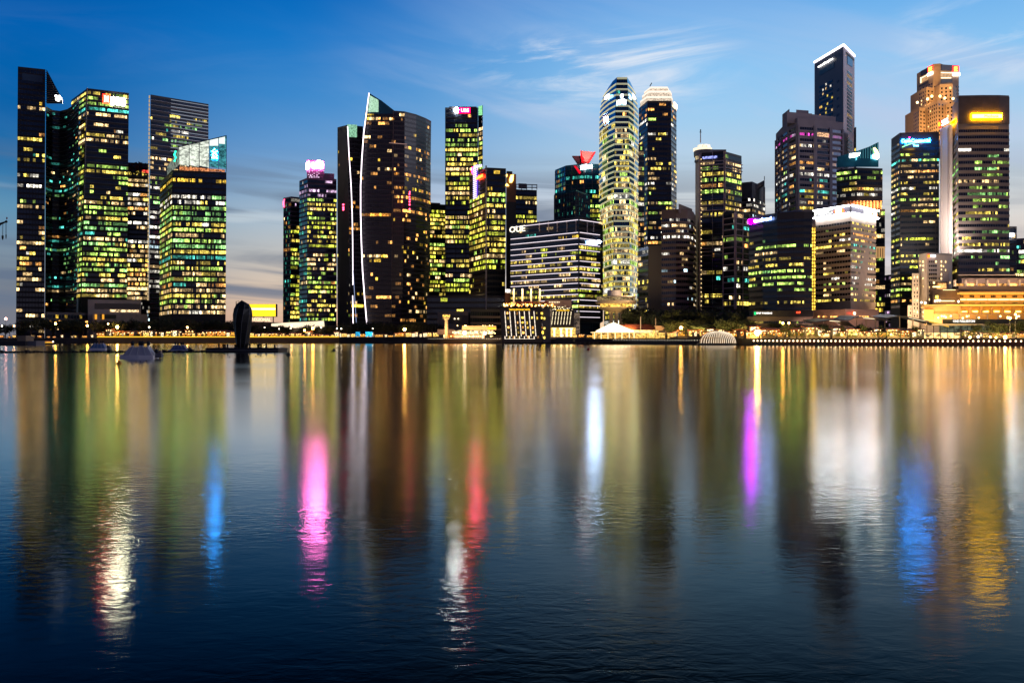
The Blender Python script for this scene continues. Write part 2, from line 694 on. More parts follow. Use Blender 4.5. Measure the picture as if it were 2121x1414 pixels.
def water_material():
    m = bpy.data.materials.new('bay_water')
    m.use_nodes = True
    t = NT(m.node_tree)
    tc = t.n('ShaderNodeTexCoord')
    s = t.n('ShaderNodeSeparateXYZ')
    t.l(tc.outputs['Object'], s.inputs[0])
    n1 = t.n('ShaderNodeTexNoise')
    n1.inputs['Scale'].default_value = 5.0
    n1.inputs['Detail'].default_value = 3
    n1.inputs['Roughness'].default_value = 0.55
    n1.inputs['Distortion'].default_value = 0.6
    mq = t.n('ShaderNodeMapping')
    mq.inputs['Scale'].default_value = (0.55, 1.0, 1.0)
    t.l(tc.outputs['Object'], mq.inputs['Vector'])
    t.l(mq.outputs[0], n1.inputs['Vector'])
    n2 = t.n('ShaderNodeTexNoise')
    n2.inputs['Scale'].default_value = 1.1
    n2.inputs['Detail'].default_value = 2
    t.l(tc.outputs['Object'], n2.inputs['Vector'])
    n3 = t.n('ShaderNodeTexNoise')
    n3.inputs['Scale'].default_value = 0.16
    n3.inputs['Detail'].default_value = 2
    t.l(tc.outputs['Object'], n3.inputs['Vector'])
    wind = t.mr(n3.outputs[0], 0.38, 0.62, 0.25, 1.15)
    h = t.m('ADD', t.m('MULTIPLY', t.m('MULTIPLY', n1.outputs[0], 0.0088), wind), t.m('MULTIPLY', n2.outputs[0], 0.0060))
    near = t.mr(s.outputs[1], 13.0, 40.0, 1.0, 0.05)
    bp = t.n('ShaderNodeBump')
    bp.inputs['Distance'].default_value = 1.0
    t.l(t.m('MULTIPLY', near, 0.75), bp.inputs['Strength'])
    t.l(h, bp.inputs['Height'])
    b = t.n('ShaderNodeBsdfAnisotropic')
    b.distribution = 'BECKMANN'
    body = t.n('ShaderNodeBsdfDiffuse')
    body.inputs['Color'].default_value = (.0008, .003, .006, 1)
    lw = t.n('ShaderNodeLayerWeight')
    lw.inputs['Blend'].default_value = 0.5
    t.l(bp.outputs[0], lw.inputs['Normal'])
    t.l(t.ramp(lw.outputs['Facing'], [(.62, (.78, .95, 1.0)), (.80, (.86, .98, 1.0)), (.93, (1, 1, 1))]), b.inputs['Color'])
    # how much the surface mirrors at each viewing angle, a hand-set curve
    fr = t.ramp(lw.outputs['Facing'], [(v, (r, r, r)) for v, r in ((.55, .003), (.67, .014), (.735, .07), (.80, .17), (.852, .44), (.90, .80), (.95, .96), (1.0, 1.0))])
    nr = t.n('ShaderNodeTexNoise')
    nr.inputs['Scale'].default_value = 0.02
    nr.inputs['Detail'].default_value = 3
    mp = t.n('ShaderNodeMapping')
    mp.inputs['Scale'].default_value = (0.35, 1.6, 1)
    t.l(tc.outputs['Object'], mp.inputs['Vector'])
    t.l(mp.outputs[0], nr.inputs['Vector'])
    rg = t.m('ADD', t.mr(s.outputs[1], 11.0, 34.0, 0.125, 0.155), t.mr(nr.outputs[0], 0.35, 0.65, -0.015, 0.02))
    t.l(rg, b.inputs['Roughness'])
    t.l(bp.outputs[0], b.inputs['Normal'])
    mx = t.n('ShaderNodeMixShader')
    t.l(fr, mx.inputs[0])
    t.l(body.outputs[0], mx.inputs[1])
    t.l(b.outputs[0], mx.inputs[2])
    o = t.n('ShaderNodeOutputMaterial')
    t.l(mx.outputs[0], o.inputs[0])
    return m


mb = MB()
mb.face([(-5000, -400, 0), (5000, -400, 0), (5000, 2000, 0), (-5000, 2000, 0)], water_material())
mb.build('water', kind='structure')

ASPH = pbr('paving_dark', (.05, .048, .045), .85, noise=.3, nscale=.05)
mb = MB()
front = [(X(p, y), y) for p, y in SHORE]
ring = front + [(6000, 9000), (-6000, 9000)]
mb.solid([(x, y, -2) for x, y in ring], [(x, y, LAND) for x, y in ring], ASPH)
mb.build('ground', kind='structure')

# ------------------------------------------------------------------ towers, left to right
# 1 the far left tower: a slab with a curved concave flank and a sloping glass screen on its roof
t = Tower('office_tower', 'tall black glass tower at the far left whose roof screen slopes down to the right', [(37, 138), (94, 144)], 760, bot=[33, 92], depth=45)
t.windows(11, 4.1, [(138, 205, .05, 'W'), (205, 235, .75, 'D'), (235, 310, .12, 'X'), (310, 700, .34, 'X')], pane=2.6, run=2, gap=.16, lo=.25, levelw=(3, 5, 2), wf=.6)
t.panel(0, [(46, 152), (88, 158), (88, 172), (46, 166)], pbr('louvre_blue', (.03, .06, .10), .3, .4), out=.4, name='roof_louvre')
fl = Tower('curved_office_wing', 'dark concave curved glass wing with dim teal and orange floors between the two leftmost towers', [(95, 211), (109, 214), (124, 217), (139, 217), (153, 214), (164, 209)], 735, bot=[93, 107, 121, 135, 148, 158],
           Ys=[752, 765, 768, 762, 748, 728], depth=30)
fl.windows(12, 3.6, [(180, 330, .16, 'T'), (330, 640, .20, 'T')], pane=2.2, run=3, wf=.5, lo=.7, ledge=FRAMEG, sill=.25, levelw=(6, 3, .5))
mb = MB()
for i in range(14):
    y0 = 146 + i * 4.6
    xe = 94 + (y0 - 144) * .50
    if xe > 94.6:
        t_a, t_b = (X(95.2, 766), 766, Zp(y0 + 5, 766)), (X(xe + 3, 745), 745, Zp(y0 + 5, 745))
        mb.tube([t_a, t_b], .35, FRAMEG, 4)
pts = [(95, 144, 766), (128, 206, 745), (128, 214, 745), (95, 214, 766)]
mb.solid([(X(a, y), y + 1.0, Zp(b, y)) for a, b, y in pts], [(X(a, y), y + 1.6, Zp(b, y)) for a, b, y in pts], pbr('screen_glass', (.015, .07, .12), .2, .4))
mb.build('roof_screen', t.root)
mb = MB()
zz = [(116, 199), (119, 203), (123, 200), (126, 204), (121, 208), (117, 206)]
for a, b in zz:
    mb.ball((X(a, 742), 742, Zp(b, 742)), 1.0, emi('sign_white', (1, .95, .9), 7), 6)
for (a, b), (c, d) in zip(zz, zz[1:]):
    mb.tube([(X(a, 742), 742, Zp(b, 742)), (X(c, 742), 742, Zp(d, 742))], .55, emi('sign_white', (1, .95, .9), 7), 5)
mb.build('sign_emblem', t.root)

# 2 the tower with the red and white sign
SIGNW = emi('sign_white_hot', (1, .82, .55), 170, True)
SIGNR = emi('sign_red_hot', (1, .012, .01), 30, True)
t = Tower('office_tower', 'dark glass tower with a green lit crown carrying a red square and white letters', [(148, 207), (181, 183), (267, 193)], 780, bot=[150, 166, 262])
t.windows(21, 4.2, [(183, 228, 8, 'G'), (228, 250, .1, 'W'), (250, 300, .30, 'W'), (300, 345, .12, 'G'), (345, 440, .62, 'G'), (440, 530, .80, 'G'), (530, 700, .92, 'G')], pane=1.7, py0=186, py1=622, wf=.56, lo=.5, ledge=FRAMEG, levelw=(2, 5, 2.2))
mb = MB()
t.addpanel(mb, 1, [(213, 195.6), (227, 197.4), (227, 216), (213, 214)], emi('sign_red_plate', (1, .008, .004), 44, True), 1.0, .4)
sb = mb.build('sign_panel', t.root)
mb = MB()
for a, b, c, d in ((215.6, 199, 224.6, 211.5),):
    t.addpanel(mb, 1, [(a, b), (a + 2.5, b + 1.6), (c - 2.5, b + 2.2), (c, b + 1), (c - 1.2, b + 4), (c - 1.2, d - 3), (c, d + 1), (c - 3, d - 1), (a + 3, d - 1.8), (a, d), (a + 1.4, d - 4), (a + 1.4, b + 4)], emi('sign_cream_hot', (1, .9, .7), 12, True), 1.4, .3)
mb.build('sign_emblem', sb)
t.text(1, 'DBS', 229.5, 259, 201.3, 217.5, SIGNW, 1.2, .4, .06)
mb = MB()
e0, e1 = t.e(1, t.zb), t.e(1, t.zt)
mb.tube([e0 + Vector((0, -.6, 0)), e1 + Vector((0, -.6, 0))], .55, FRAMEG, 5)
mb.build('corner_fin', t.root)

# 3 the narrow warm tower behind with a planted roof
t = Tower('office_tower', 'narrow warmly lit tower with a reddish planted roof behind the red white sign tower', [(258, 336), (308, 339)], 900)
t.windows(31, 4.4, [(336, 368, .03, 'M'), (368, 460, .95, 'W'), (460, 475, .5, 'W'), (475, 500, .05, 'W'), (500, 625, .95, 'W'), (625, 700, .1, 'W')], pane=1.8, levelw=(1, 5, 3), wf=.6, lo=.5, py1=650)
mb = MB()
rr = random.Random(5)
for i in range(170):
    a, b = rr.uniform(266, 305), rr.uniform(338, 364)
    p = Vector((X(a, 897), 897 - rr.uniform(1.2, 4), Zp(b, 897)))
    s = rr.uniform(.6, 1.4)
    u = Vector((rr.uniform(-1, 1), rr.uniform(-.4, .4), rr.uniform(-1, 1))) * s
    v = Vector((rr.uniform(-1, 1), rr.uniform(-.4, .4), rr.uniform(-1, 1))) * s
    mb.face([p - u, p - v, p + u, p + v], pbr('roof_shrubs', (.10, .012, .02), .8) if b < 356 or rr.random() < .7 else hue('yel', 1))
mb.build('roof_garden', t.root)

# 4 tall black louvred tower
t = Tower('office_tower', 'tall black tower with fine white louvre lines, behind the knot sign tower', [(312, 196), (432, 216)], 840, bot=[308, 430], depth=40)
t.windows(41, 4.3, [(190, 232, 0, 'G'), (232, 300, .42, 'G'), (300, 320, .02, 'G'), (320, 370, .55, 'W'), (370, 440, .55, 'G'), (440, 600, .55, 'S'), (600, 655, .4, 'S')], pane=1.9, run=5, lo=.6, ledge=pbr('louvre_pale', (.30, .31, .33), .5), sill=.4, wf=.55)
mb = MB()
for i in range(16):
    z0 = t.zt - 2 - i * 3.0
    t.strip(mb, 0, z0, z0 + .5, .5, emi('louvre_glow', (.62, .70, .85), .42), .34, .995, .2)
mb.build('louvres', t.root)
mb = MB()
a0, a1 = t.e(0, t.zb), t.e(0, t.zt)
zs = 0
for i in range(60):
    u = i / 60
    p = a0.lerp(a1, u)
    p2 = a0.lerp(a1, u + .012)
    mb.tube([p + Vector((-.9, -.4, 0)), p2 + Vector((-.9, -.4, 0))], .55, emi('edge_gold', (1, .72, .35), .55 if True else 1), 4)
mb.build('edge_lights', t.root)

# 5 knot sign tower
t = Tower('office_tower', 'glass tower with a slanted white lit crown screen and a blue white knot emblem', [(331, 378), (357, 352), (469, 357)], 700, bot=[330, 355, 467])
t.windows(51, 4.0, [(352, 366, .03, 'W'), (366, 384, .55, 'D'), (384, 404, .06, 'X'), (404, 560, .88, 'G'), (560, 640, .9, 'X'), (640, 700, .7, 'W')], pane=1.5, run=5, wf=.60, lo=.4, levelw=(2.5, 5, 1.6), bay=11, py1=662)
SCR = room('crown_screen_light', (.86, .93, .78), .85, .35, .35, 1.5)
SCR2 = room('crown_screen_dim', (.10, .55, .62), .5, .35, .2, 1.4)
for x0, x1, mt in ((370, 391, SCR), (392.5, 412, SCR), (413.5, 432.5, SCR), (434, 452, SCR2), (453.5, 468.5, SCR2)):
    yt = lambda x: 305 - (x - 370) * .232
    t.panel(1, [(x0, yt(x0)), (x1, yt(x1)), (x1, 343 + (x1 - 370) * .07), (x0, 340 + (x0 - 370) * .07)], mt, out=-.2, thick=.4, name='crown_screen')
for x0, x1 in ((434, 452), (453.5, 466)):
    t.panel(1, [(x0, yt(x0) + .6), (x1, yt(x1) + .6), (x1, yt(x1) + 16), (x0, yt(x0) + 12)], emi('screen_hot', (.9, 1, .95), 1.1), out=.1, thick=.2, name='crown_screen')
t.panel(0, [(345, 346), (369, 308), (369, 340), (345, 366)], room('crown_screen_side', (.5, .6, .5), .35, .3, .1, 1.6), out=-.4, thick=.4, name='crown_screen')
mb = MB()
for x0 in (370, 391.7, 412.7, 433.2, 452.8, 469):
    t.addpanel(mb, 1, [(x0 - .5, yt(x0) - .6), (x0 + .5, yt(x0) - .6), (x0 + .5, 356), (x0 - .5, 356)], FRAME, .6, .6)
t.addpanel(mb, 1, [(369, 304), (469.5, 280.6), (469.5, 282.2), (369, 306)], FRAME, .6, .6)
mb.build('crown_frame', t.root)
t.panel(1, [(372, 345), (466, 352), (466, 356.5), (372, 353)], room('crown_terrace', (1, .35, .12), .8, .6, .05, 1.6), out=.3, thick=.3, name='terrace_lights')
mb = MB()
KN = emi('sign_knot_blue', (.0, .30, 1.0), 170, True)
KW = emi('sign_knot_white', (.55, .85, 1), 6, True)
on = lambda x, y, o=1.6: t.on(1, x, y, o)
mb.tube([on(445.5, 310), on(439.5, 314.5), on(446, 320), on(450, 324), on(445, 328.5), on(438.5, 328)], .95, KN, 6)
mb.tube([on(450.5, 314.5), on(446, 316.5), on(440, 322), on(444.5, 326.5), on(450.5, 330)], .95, KN, 6)
kn = mb.build('sign_emblem', t.root)
mb = MB()
on2 = lambda x, y: t.on(1, x, y, 2.8)
mb.tube([on2(445.5, 310), on2(439.5, 314.5), on2(446, 320), on2(450, 324), on2(445, 328.5), on2(438.5, 328)], .5, KW, 5)
mb.tube([on2(450.5, 314.5), on2(446, 316.5), on2(440, 322), on2(444.5, 326.5), on2(450.5, 330)], .5, KW, 5)
mb.build('emblem_core', kn)
mb = MB()
mb.tube([t.on(0, 366, 314, .8), t.on(0, 363.5, 321, .8), t.on(0, 367, 327, .8), t.on(0, 364, 334, .8)], .7, emi('sign_knot_green', (.02, .8, .35), 4), 5)
mb.build('side_emblem', t.root)

# low blocks at the foot of the left towers
t = Tower('low_building', 'low beige block with a dark window strip under the red white sign tower', [(182, 620), (292, 622)], 690, depth=18, body=CONCW)
t.panel(0, [(196, 628), (290, 629), (290, 640), (196, 640)], pbr('window_strip', (.03, .035, .035), .2), out=.25, thick=.2, name='window_strip')
t.panel(0, [(228, 641), (287, 642), (287, 646.5), (228, 645.5)], room('lobby_light', (1, .70, .35), 1.6, .5), out=.3, thick=.2, name='window_strip')
t = Tower('low_building', 'low dark glass pavilion with yellow lit openings below the curved wing', [(96, 646), (194, 648)], 670, depth=16, body=GRANITE)
t.windows(61, 4, [(600, 700, .22, 'D')], pane=2.6, run=1, ledge=CONCD)
t = Tower('low_building', 'long beige podium with two orange lit pillars right of the dark pavilion', [(192, 648), (306, 651)], 660, depth=18, body=pbr('podium_beige', (.26, .21, .17), .8, noise=.2))
t.panel(0, [(208, 651), (240, 652), (240, 660), (208, 660)], pbr('window_strip', (.03, .035, .035), .2), out=.25, thick=.2, name='window_strip')
for x in (196, 211):
    t.panel(0, [(x, 651), (x + 3.5, 651), (x + 3.5, 661), (x, 661)], emi('pillar_orange', (1, .42, .04), 1.1), out=.7, thick=.5, name='pillar')
t = Tower('low_building', 'slim low dark block with lit slots left of the black louvred tower', [(292, 622), (310, 622)], 820, body=FRAME)
t.windows(62, 3.4, [(600, 700, .3, 'S')], pane=1.6, run=1)

# 6 billboard building and white tent roof in the gap
t = Tower('low_building', 'low dark hall under the yellow screen, carrying a row of glowing letters', [(505, 666), (600, 668)], 700, depth=25, body=GRANITE)
t.text(0, 'REGIONAL', 519, 559, 657.5, 664.8, emi('sign_letters_cream', (1, .74, .42), 1.5), 1, .3, .03)
t2 = thing('screen_billboard', (X(545, 720), 720, LAND), 'big yellow glowing screen standing beyond the dark pod', 'billboard')
mb = MB()
YS = room('screen_yellow', (1, .62, .012), 1.9, .9, .75, 1.1)
mb.box(X(517, 720), X(572.5, 720), 719, 719.6, Zp(655, 720), Zp(630, 720), YS)
mb.box(X(520, 720), X(571, 720), 718.6, 719 - .02, Zp(641.8, 720), Zp(638, 720), emi('screen_line', (1, .93, .55), 2.2))
mb.build('screen', t2)
mb = MB()
mb.box(X(572.6, 720), X(574, 720), 717.5, 721, Zp(656, 720), Zp(630, 720), GRANITE)
mb.box(X(516.5, 720), X(572.6, 720), 719.7, 722, Zp(656, 720), Zp(629.6, 720), GRANITE)
for a in (525, 545, 565):
    mb.box(X(a, 720), X(a + 1.2, 720), 720, 721.4, LAND, Zp(656, 720), GRANITE)
mb.build('screen_frame', t2)
t2 = thing('tent_hall', (X(615, 680), 680, LAND), 'low hall under a long glowing white swept roof left of the twin blade towers', 'hall')
mb = MB()
pr = [(562, 672), (600, 669.5), (640, 668), (671, 666), (672, 676), (650, 680), (610, 679), (562, 675)]
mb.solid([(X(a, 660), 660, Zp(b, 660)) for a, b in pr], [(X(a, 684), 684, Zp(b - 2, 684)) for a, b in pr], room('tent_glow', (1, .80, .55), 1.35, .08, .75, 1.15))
mb.build('tent_roof', t2)
mb = MB()
mb.box(X(572, 668), X(670, 668), 668, 690, LAND, Zp(677, 668), CONCD)
mb.build('wall', t2)

# 7, 8 stepped grey towers with dotted lights
PLATE = pbr('plate_mauve', (.11, .09, .14), .7, noise=.2)
t = Tower('office_tower', 'slender dark tower with a small red lit roof corner left of the pink sign tower', [(587, 410), (603, 407), (622, 409)], 880, bot=[586, 601, 621], body=PLATE)
t.windows(71, 4.1, [(405, 428, .2, 'P'), (428, 465, .1, 'O'), (465, 490, .7, 'Y'), (490, 665, .85, 'Y')], pane=1.6, faces=[1], run=4, levelw=(2, 5, 2))
t.windows(72, 4.1, [(405, 680, .22, 'T')], pane=1.4, faces=[0], run=1, glass=GLASST, levelw=(5, 1, 0), ledge=None)
mb = MB()
for i in range(5):
    mb.ball(tuple(t.e(0, t.zt - 2 - i * 1.5) + Vector((rr.uniform(0, 2), -1, 0))), .9, emi('beacon_red', (1, .05, .12), 9), 6)
mb.build('roof_beacons', t.root)
t = Tower('office_tower', 'grey stepped tower covered in small white dots under a glaring pink white sign', [(620, 375), (637, 368), (697, 371)], 840, bot=[620, 636, 697], body=PLATE)
t.windows(81, 4.0, [(360, 412, .28, 'P'), (412, 668, .80, 'Y')], pane=1.5, faces=[1], run=3, wf=.55, levelw=(2, 5, 2.4), lo=.3)
t.windows(82, 4.0, [(360, 412, .4, 'P'), (412, 668, .25, 'T')], pane=1.5, faces=[0], run=1, glass=GLASST, levelw=(5, 2, 0), ledge=None)
t.roofbox(1, 635.5, 671.5, 331, 372, 16, PLATE, -.2, 'upper_block')
t.roofbox(1, 672, 693, 358, 372, 12, PLATE, 2, 'upper_block')
mb = MB()
rr = random.Random(9)
DOT = emi('dot_pink', (1, .72, 1), 2.4)
for i in range(62):
    a, b = 638 + rr.random() * 32, 334 + rr.random() * 34
    a = round(a / 2) * 2
    b = round(b / 2.6) * 2.6
    t.level_panel(1, a, a + 1.1, b, b + 1.4, DOT, .35, .1, mb=mb)
mb.build('dot_lights', t.root)
PINK = emi('sign_pink_hot', (1, .14, .48), 160, True)
PINKW = emi('sign_pinkwhite', (1, .93, .97), 12, False)
mb = MB()
t.addpanel(mb, 1, [(644, 341), (648, 337), (653, 338), (657, 333), (663, 333), (669, 336), (670, 342), (669, 349), (660, 350), (655, 348), (648, 349), (644, 346)], PINK, 1.2, .5)
mb.build('sign_panel', t.root)
mb = MB()
t.addpanel(mb, 1, [(634.2, 338), (640, 334), (640, 350), (634.2, 352)], PINK, 1.2, .8)
mb.build('sign_panel', t.root)

# 9 the lower blade tower
SAILG = pbr('sail_glass', (.016, .014, .020), .25, .2, noise=.3, nscale=.05)
MAUVE = pbr('sail_panel', (.022, .023, .034), .5, noise=.2, nscale=.1)
t = Tower('apartment_tower', 'lower blade tower with a white light line, left of the pointed blade tower', [(699, 264), (719, 259), (752, 262)], 800, bot=[699, 727, 760], depth=30, body=MAUVE)
t.windows(91, 3.6, [(255, 330, .06, 'O'), (330, 670, .20, 'O')], pane=2.3, faces=[1], run=2, glass=SAILG, levelw=(4, 4, .8))
t.windows(92, 3.6, [(255, 500, .03, 'O'), (500, 670, .16, 'X')], pane=1.3, faces=[0], run=1, glass=MAUVE, levelw=(5, 3, .5), ledge=None)
t.panel(1, [(719, 258), (739, 259), (739, 285), (721, 284)], room('blade_screen', (.40, .85, .55), .75, .8, .35, 1.3), .6, .2, 'roof_screen')


def lightline(tw, pts, Y, w_, mt):
    mb = MB()
    mb.tube([(X(a, Y), Y, Zp(b, Y)) for a, b in pts], w_, mt, 5)
    return mb.build('light_line', tw.root)


LINE = emi('line_white', (1, .86, .97), 3.0)
lightline(t, [(720, 262), (723, 320), (727, 380), (729.5, 440), (730.5, 500), (731, 590)], 793, .35, LINE)
lightline(t, [(730.5, 612), (731, 640), (731.5, 671)], 793, .35, LINE)
lightline(t, [(731.5, 560), (735, 620), (738, 668)], 790, .22, emi('line_dim', (.45, .55, .9), .8))
mb = MB()
for (y, n) in ((424, 1), (430, 1), (434, 1)):
    mb.ball((X(711, 795), 795, Zp(y, 795)), .9, emi('beacon_red', (1, .05, .12), 9), 6)
mb.build('beacon', t.root)
mb = MB()
t.level_panel(1, 728.5, 752, 630, 636, hue('gold', 2), .5, .3, mb=mb)
mb.build('sky_lobby', t.root)

# 10 the pointed blade tower
t = Tower('apartment_tower', 'broad dark blade tower with a pointed glass crest and a curved white edge line', [(757, 229), (816, 229.5), (838, 231), (862, 237), (882, 245), (893, 251)], 760,
          levels=[(229, [757, 816, 838, 862, 882, 893]), (320, [750, 816, 838, 862, 882, 892]), (400, [746.5, 816, 838, 862, 882, 892]), (470, [747.5, 814, 837, 861, 881, 891]), (560, [752, 812, 835, 859, 879, 890]), (672, [760, 811, 833, 857, 877, 889])], body=MAUVE, depth=30)
t.windows(101, 3.6, [(229, 262, .3, 'O'), (262, 300, .07, 'O'), (300, 670, .10, 'O')], pane=2.2, faces=[0], run=2, glass=SAILG, levelw=(3, 4, 2))
t.windows(102, 3.6, [(229, 300, .08, 'O'), (300, 405, .17, 'O'), (405, 412, 3, 'D'), (412, 600, .14, 'O'), (600, 670, .17, 'O')], pane=1.7, faces=[1, 2, 3, 4], run=2, glass=SAILG, levelw=(3, 4, 2), ledge=None)
t.panel(0, [(764.5, 193), (790, 208.5), (817, 229.6), (817, 236), (757.5, 236)], pbr('crest_glass', (.02, .09, .12), .2, .5), .1, .4, 'crest')
t.panel(0, [(766, 198), (784, 208), (784, 232.5), (762.5, 232.5)], room('crest_light', (.55, .9, .62), .95, .8, .5, 1.2), .5, .2, 'crest_window')
lightline(t, [(764.5, 193), (759, 235), (753.5, 275), (749.5, 330), (747, 385), (747, 440), (748.5, 500), (751, 560), (755.5, 620), (760, 672)], 752, .42, LINE)
mb = MB()
t.strip(mb, 0, t.zb, t.zt, .9, GRANITE, .965, .995)
mb.build('corner_fin', t.root)
mb = MB()
mb.tube([(X(806, 755), 755, Zp(296, 755)), (X(843, 757), 757, Zp(299, 757))], .25, emi('line_dim2', (.6, .35, .3), .6), 4)
for y in (398, 402, 408, 413, 418, 424, 433):
    mb.ball((X(848 + (y % 3) * .4, 750), 750, Zp(y, 750)), .7, emi('beacon_red', (1, .05, .12), 9), 6)
mb.build('festive_lights', t.root)

# 11 dark mid-rise behind, right of the blade
t = Tower('office_building', 'dark green lit office block squeezed between the pointed blade tower and the square black tower', [(886, 422), (926, 424)], 930)
t.windows(111, 4.0, [(420, 436, .03, 'Y'), (436, 612, .86, 'Y')], pane=1.6, run=4, levelw=(2, 5, 2))
t.roofbox(0, 893, 913, 419, 423, 10, CONCW, 2)

# 12 black tower with the red lettered roof sign
t = Tower('office_tower', 'square black tower with yellow green floors and a red glowing three letter roof sign', [(922, 223), (990, 223)], 860, depth=40)
t.windows(121, 4.3, [(223, 248, .03, 'W'), (248, 256, .4, 'D'), (256, 520, .90, 'Y'), (520, 608, .72, 'Y')], pane=1.35, run=6, wf=.6, levelw=(2.5, 5, 2), bay=8, py1=612)
t.roofbox(0, 930, 987, 220, 224, 12, GRANITE, 2)
t.text(0, 'UBS', 955, 971.5, 225.5, 233, emi('sign_red_letter', (1, .05, .03), 40, True), 1, .3, .03)
mb = MB()
t.addpanel(mb, 0, [(950, 223.8), (974, 223.8), (974, 234.8), (950, 234.8)], emi('sign_red_glow', (1, .0, .03), 18, True), .45, .2)
mb.build('sign_panel', t.root)
mb = MB()
for k in range(12):
    a = k * math.pi / 6
    mb.tube([t.on(0, 945, 228.5, 1.2), t.on(0, 945 + 4.6 * math.cos(a), 228.5 + 4.6 * math.sin(a), 1.2)], .8, emi('sign_white_glare', (1, .95, .9), 260, True), 5)
mb.build('sign_emblem', t.root)
mb = MB()
t2 = Tower('office_tower', 'slim slab with a green glowing top panel right of the red lettered tower', [(990.5, 222), (1000, 218.5)], 858, depth=38, body=FRAME)
t2.windows(122, 4.3, [(240, 262, .05, 'W'), (262, 345, .85, 'Y'), (345, 700, .5, 'Y')], pane=1.4, run=4)
t2.panel(0, [(992, 220.5), (999.3, 219), (999.6, 239), (992, 239)], room('slab_screen', (.35, 1, .42), 1.0, 1.0, .4, 1.4), .5, .2, 'roof_screen')

# 13 the purple and orange lit building
t = Tower('office_tower', 'dark tower with a violet lit edge and a brown block with yellow emblem', [(972, 366), (1007, 347), (1048, 349)], 690, bot=[972, 1007, 1046])
t.windows(131, 4.0, [(340, 402, .10, 'D'), (402, 545, .85, 'Y'), (545, 600, .25, 'Y'), (600, 680, .10, 'Y')], pane=1.4, run=4, wf=.6, levelw=(2.5, 5, 2))
t.level_panel(0, 983.5, 990, 345, 412, emi('violet_glow', (.22, .10, 1.0), 1.3), 1.0, .6, name='violet_edge')
mb = MB()
for i in range(17):
    t.level_panel(0, 983.5, 990, 347 + i * 4, 348.4 + i * 4, emi('violet_bar', (.75, .65, 1), 3.0), 1.4, .3, mb=mb)
for i in range(5):
    t.level_panel(0, 985 + i * 3.6, 986.6 + i * 3.6, 344 - i * .6, 350 - i, emi('violet_bar', (.75, .65, 1), 3.0), 1.4, .3, mb=mb)
mb.build('violet_bars', t.root)
t.text(0, 'ntuc', 990, 1004, 366, 373.5, emi('sign_orange', (1, .02, .003), 50, True), 1.4, .4, .05)
mb = MB()
c = [t.on(0, 986 - 3 * math.cos(a), 354 + 7 * math.sin(a), 1.9) for a in [math.pi * (-.42 + k * .84 / 8) for k in range(9)]]
mb.tube(c, .6, emi('sign_red_arc', (1, .004, .03), 90, True), 5)
mb.build('sign_arc', t.root)
t.roofbox(1, 1048, 1068.5, 360, 418, 22, pbr('block_brown', (.16, .07, .04), .7, noise=.2), -.6, 'side_block')
t.roofbox(1, 1048, 1068.5, 418, 640, 22, FRAME, -.4, 'side_block')
mb = MB()
EY = emi('sign_gold_hot', (1, .60, .10), 9, True)
t.addpanel(mb, 1, [(1047.5, 362), (1050, 362), (1048.5, 368)], EY, 1.4, .3)
t.addpanel(mb, 1, [(1057, 363.5), (1063, 362.5), (1061.5, 375), (1059, 379), (1055, 379), (1054, 374)], EY, 1.4, .3)
t.addpanel(mb, 1, [(1047, 382), (1049, 380.5), (1053.5, 386), (1047, 386)], EY, 1.4, .3)
mb.build('sign_emblem', t.root)
t.roofbox(1, 1050, 1062, 354, 360, 6, FRAME, 1)
mb = MB()
p = t.e(1, 0)
mb.tube([(p.x, p.y - 1.5, LAND), (p.x, p.y - 1.5, t.zt + 1)], .6, CONC, 6)
mb.build('corner_mast', t.root)

# 14 tower with open roof frame
t = Tower('office_tower', 'dark tower topped by an open steel roof frame right of the brown emblem block', [(1066, 392), (1112, 394)], 860)
t.windows(141, 4.2, [(390, 398, .03, 'Y'), (398, 470, .85, 'Y'), (470, 680, .7, 'Y')], pane=1.6, run=4)
mb = MB()
for a in (1069, 1080, 1091, 1102, 1112):
    p = t.on(0, a, 393)
    mb.tube([p, (p.x, p.y, Zp(382, p.y))], .35, PLATE, 4)
for y in (382, 388):
    p, q_ = t.on(0, 1069, y), t.on(0, 1112.5, y + 1)
    mb.tube([p, q_], .4, PLATE, 4)
p, q_ = t.on(0, 1113, 380), t.on(0, 1113, 440)
mb.build('roof_frame', t.root)
t.roofbox(0, 1077, 1094, 378, 386, 8, CONCD, 5)

# 15 the wide building with white light lines
DBODY = pbr('bayfront_black', (.012, .010, .012), .3)
t = Tower('office_building', 'wide black building banded with thin white light lines and raised on pale columns', [(1057, 466), (1199, 449.5), (1249, 457)], 600, base=Zp(665, 600), body=DBODY)
t.windows(151, 3.35, [(448, 487, .05, 'T'), (487, 497, .12, 'D'), (497, 508, .02, 'T'), (508, 640, .55, 'Y'), (640, 700, .1, 'Y')], pane=1.1, run=7, wf=.5, levelw=(4, 4, 1.5), lo=.2, ledge=None, py0=450, py1=664)
mb = MB()
rr = random.Random(15)
ys = [456, 482, 494, 506, 518, 529.5, 541, 552.5, 564, 575.5, 587, 598.5, 610, 621.5, 633, 645, 657]
for k, y in enumerate(ys):
    z = Zp(y, 600)
    lo_u = 0.02 if k < 11 else (.45 if k < 14 else .98)
    if k != 5:
        t.strip(mb, 0, z, z + .30, 1.0, LEDW, lo_u, .998, .6)
    else:
        t.strip(mb, 0, z, z + .30, 1.0, LEDW, lo_u, .96, .6)
    if k not in (5, 12):
        t.strip(mb, 1, z, z + .30, 1.0, LEDW, .002, .82, .6)
mb.build('light_lines', t.root)
mb = MB()
for a in (1117, 1136, 1154, 1174, 1193):
    t.level_panel(0, a, a + 1.6, 459 - (a - 1117) * .04, 480, CONC, .5, .4, mb=mb)
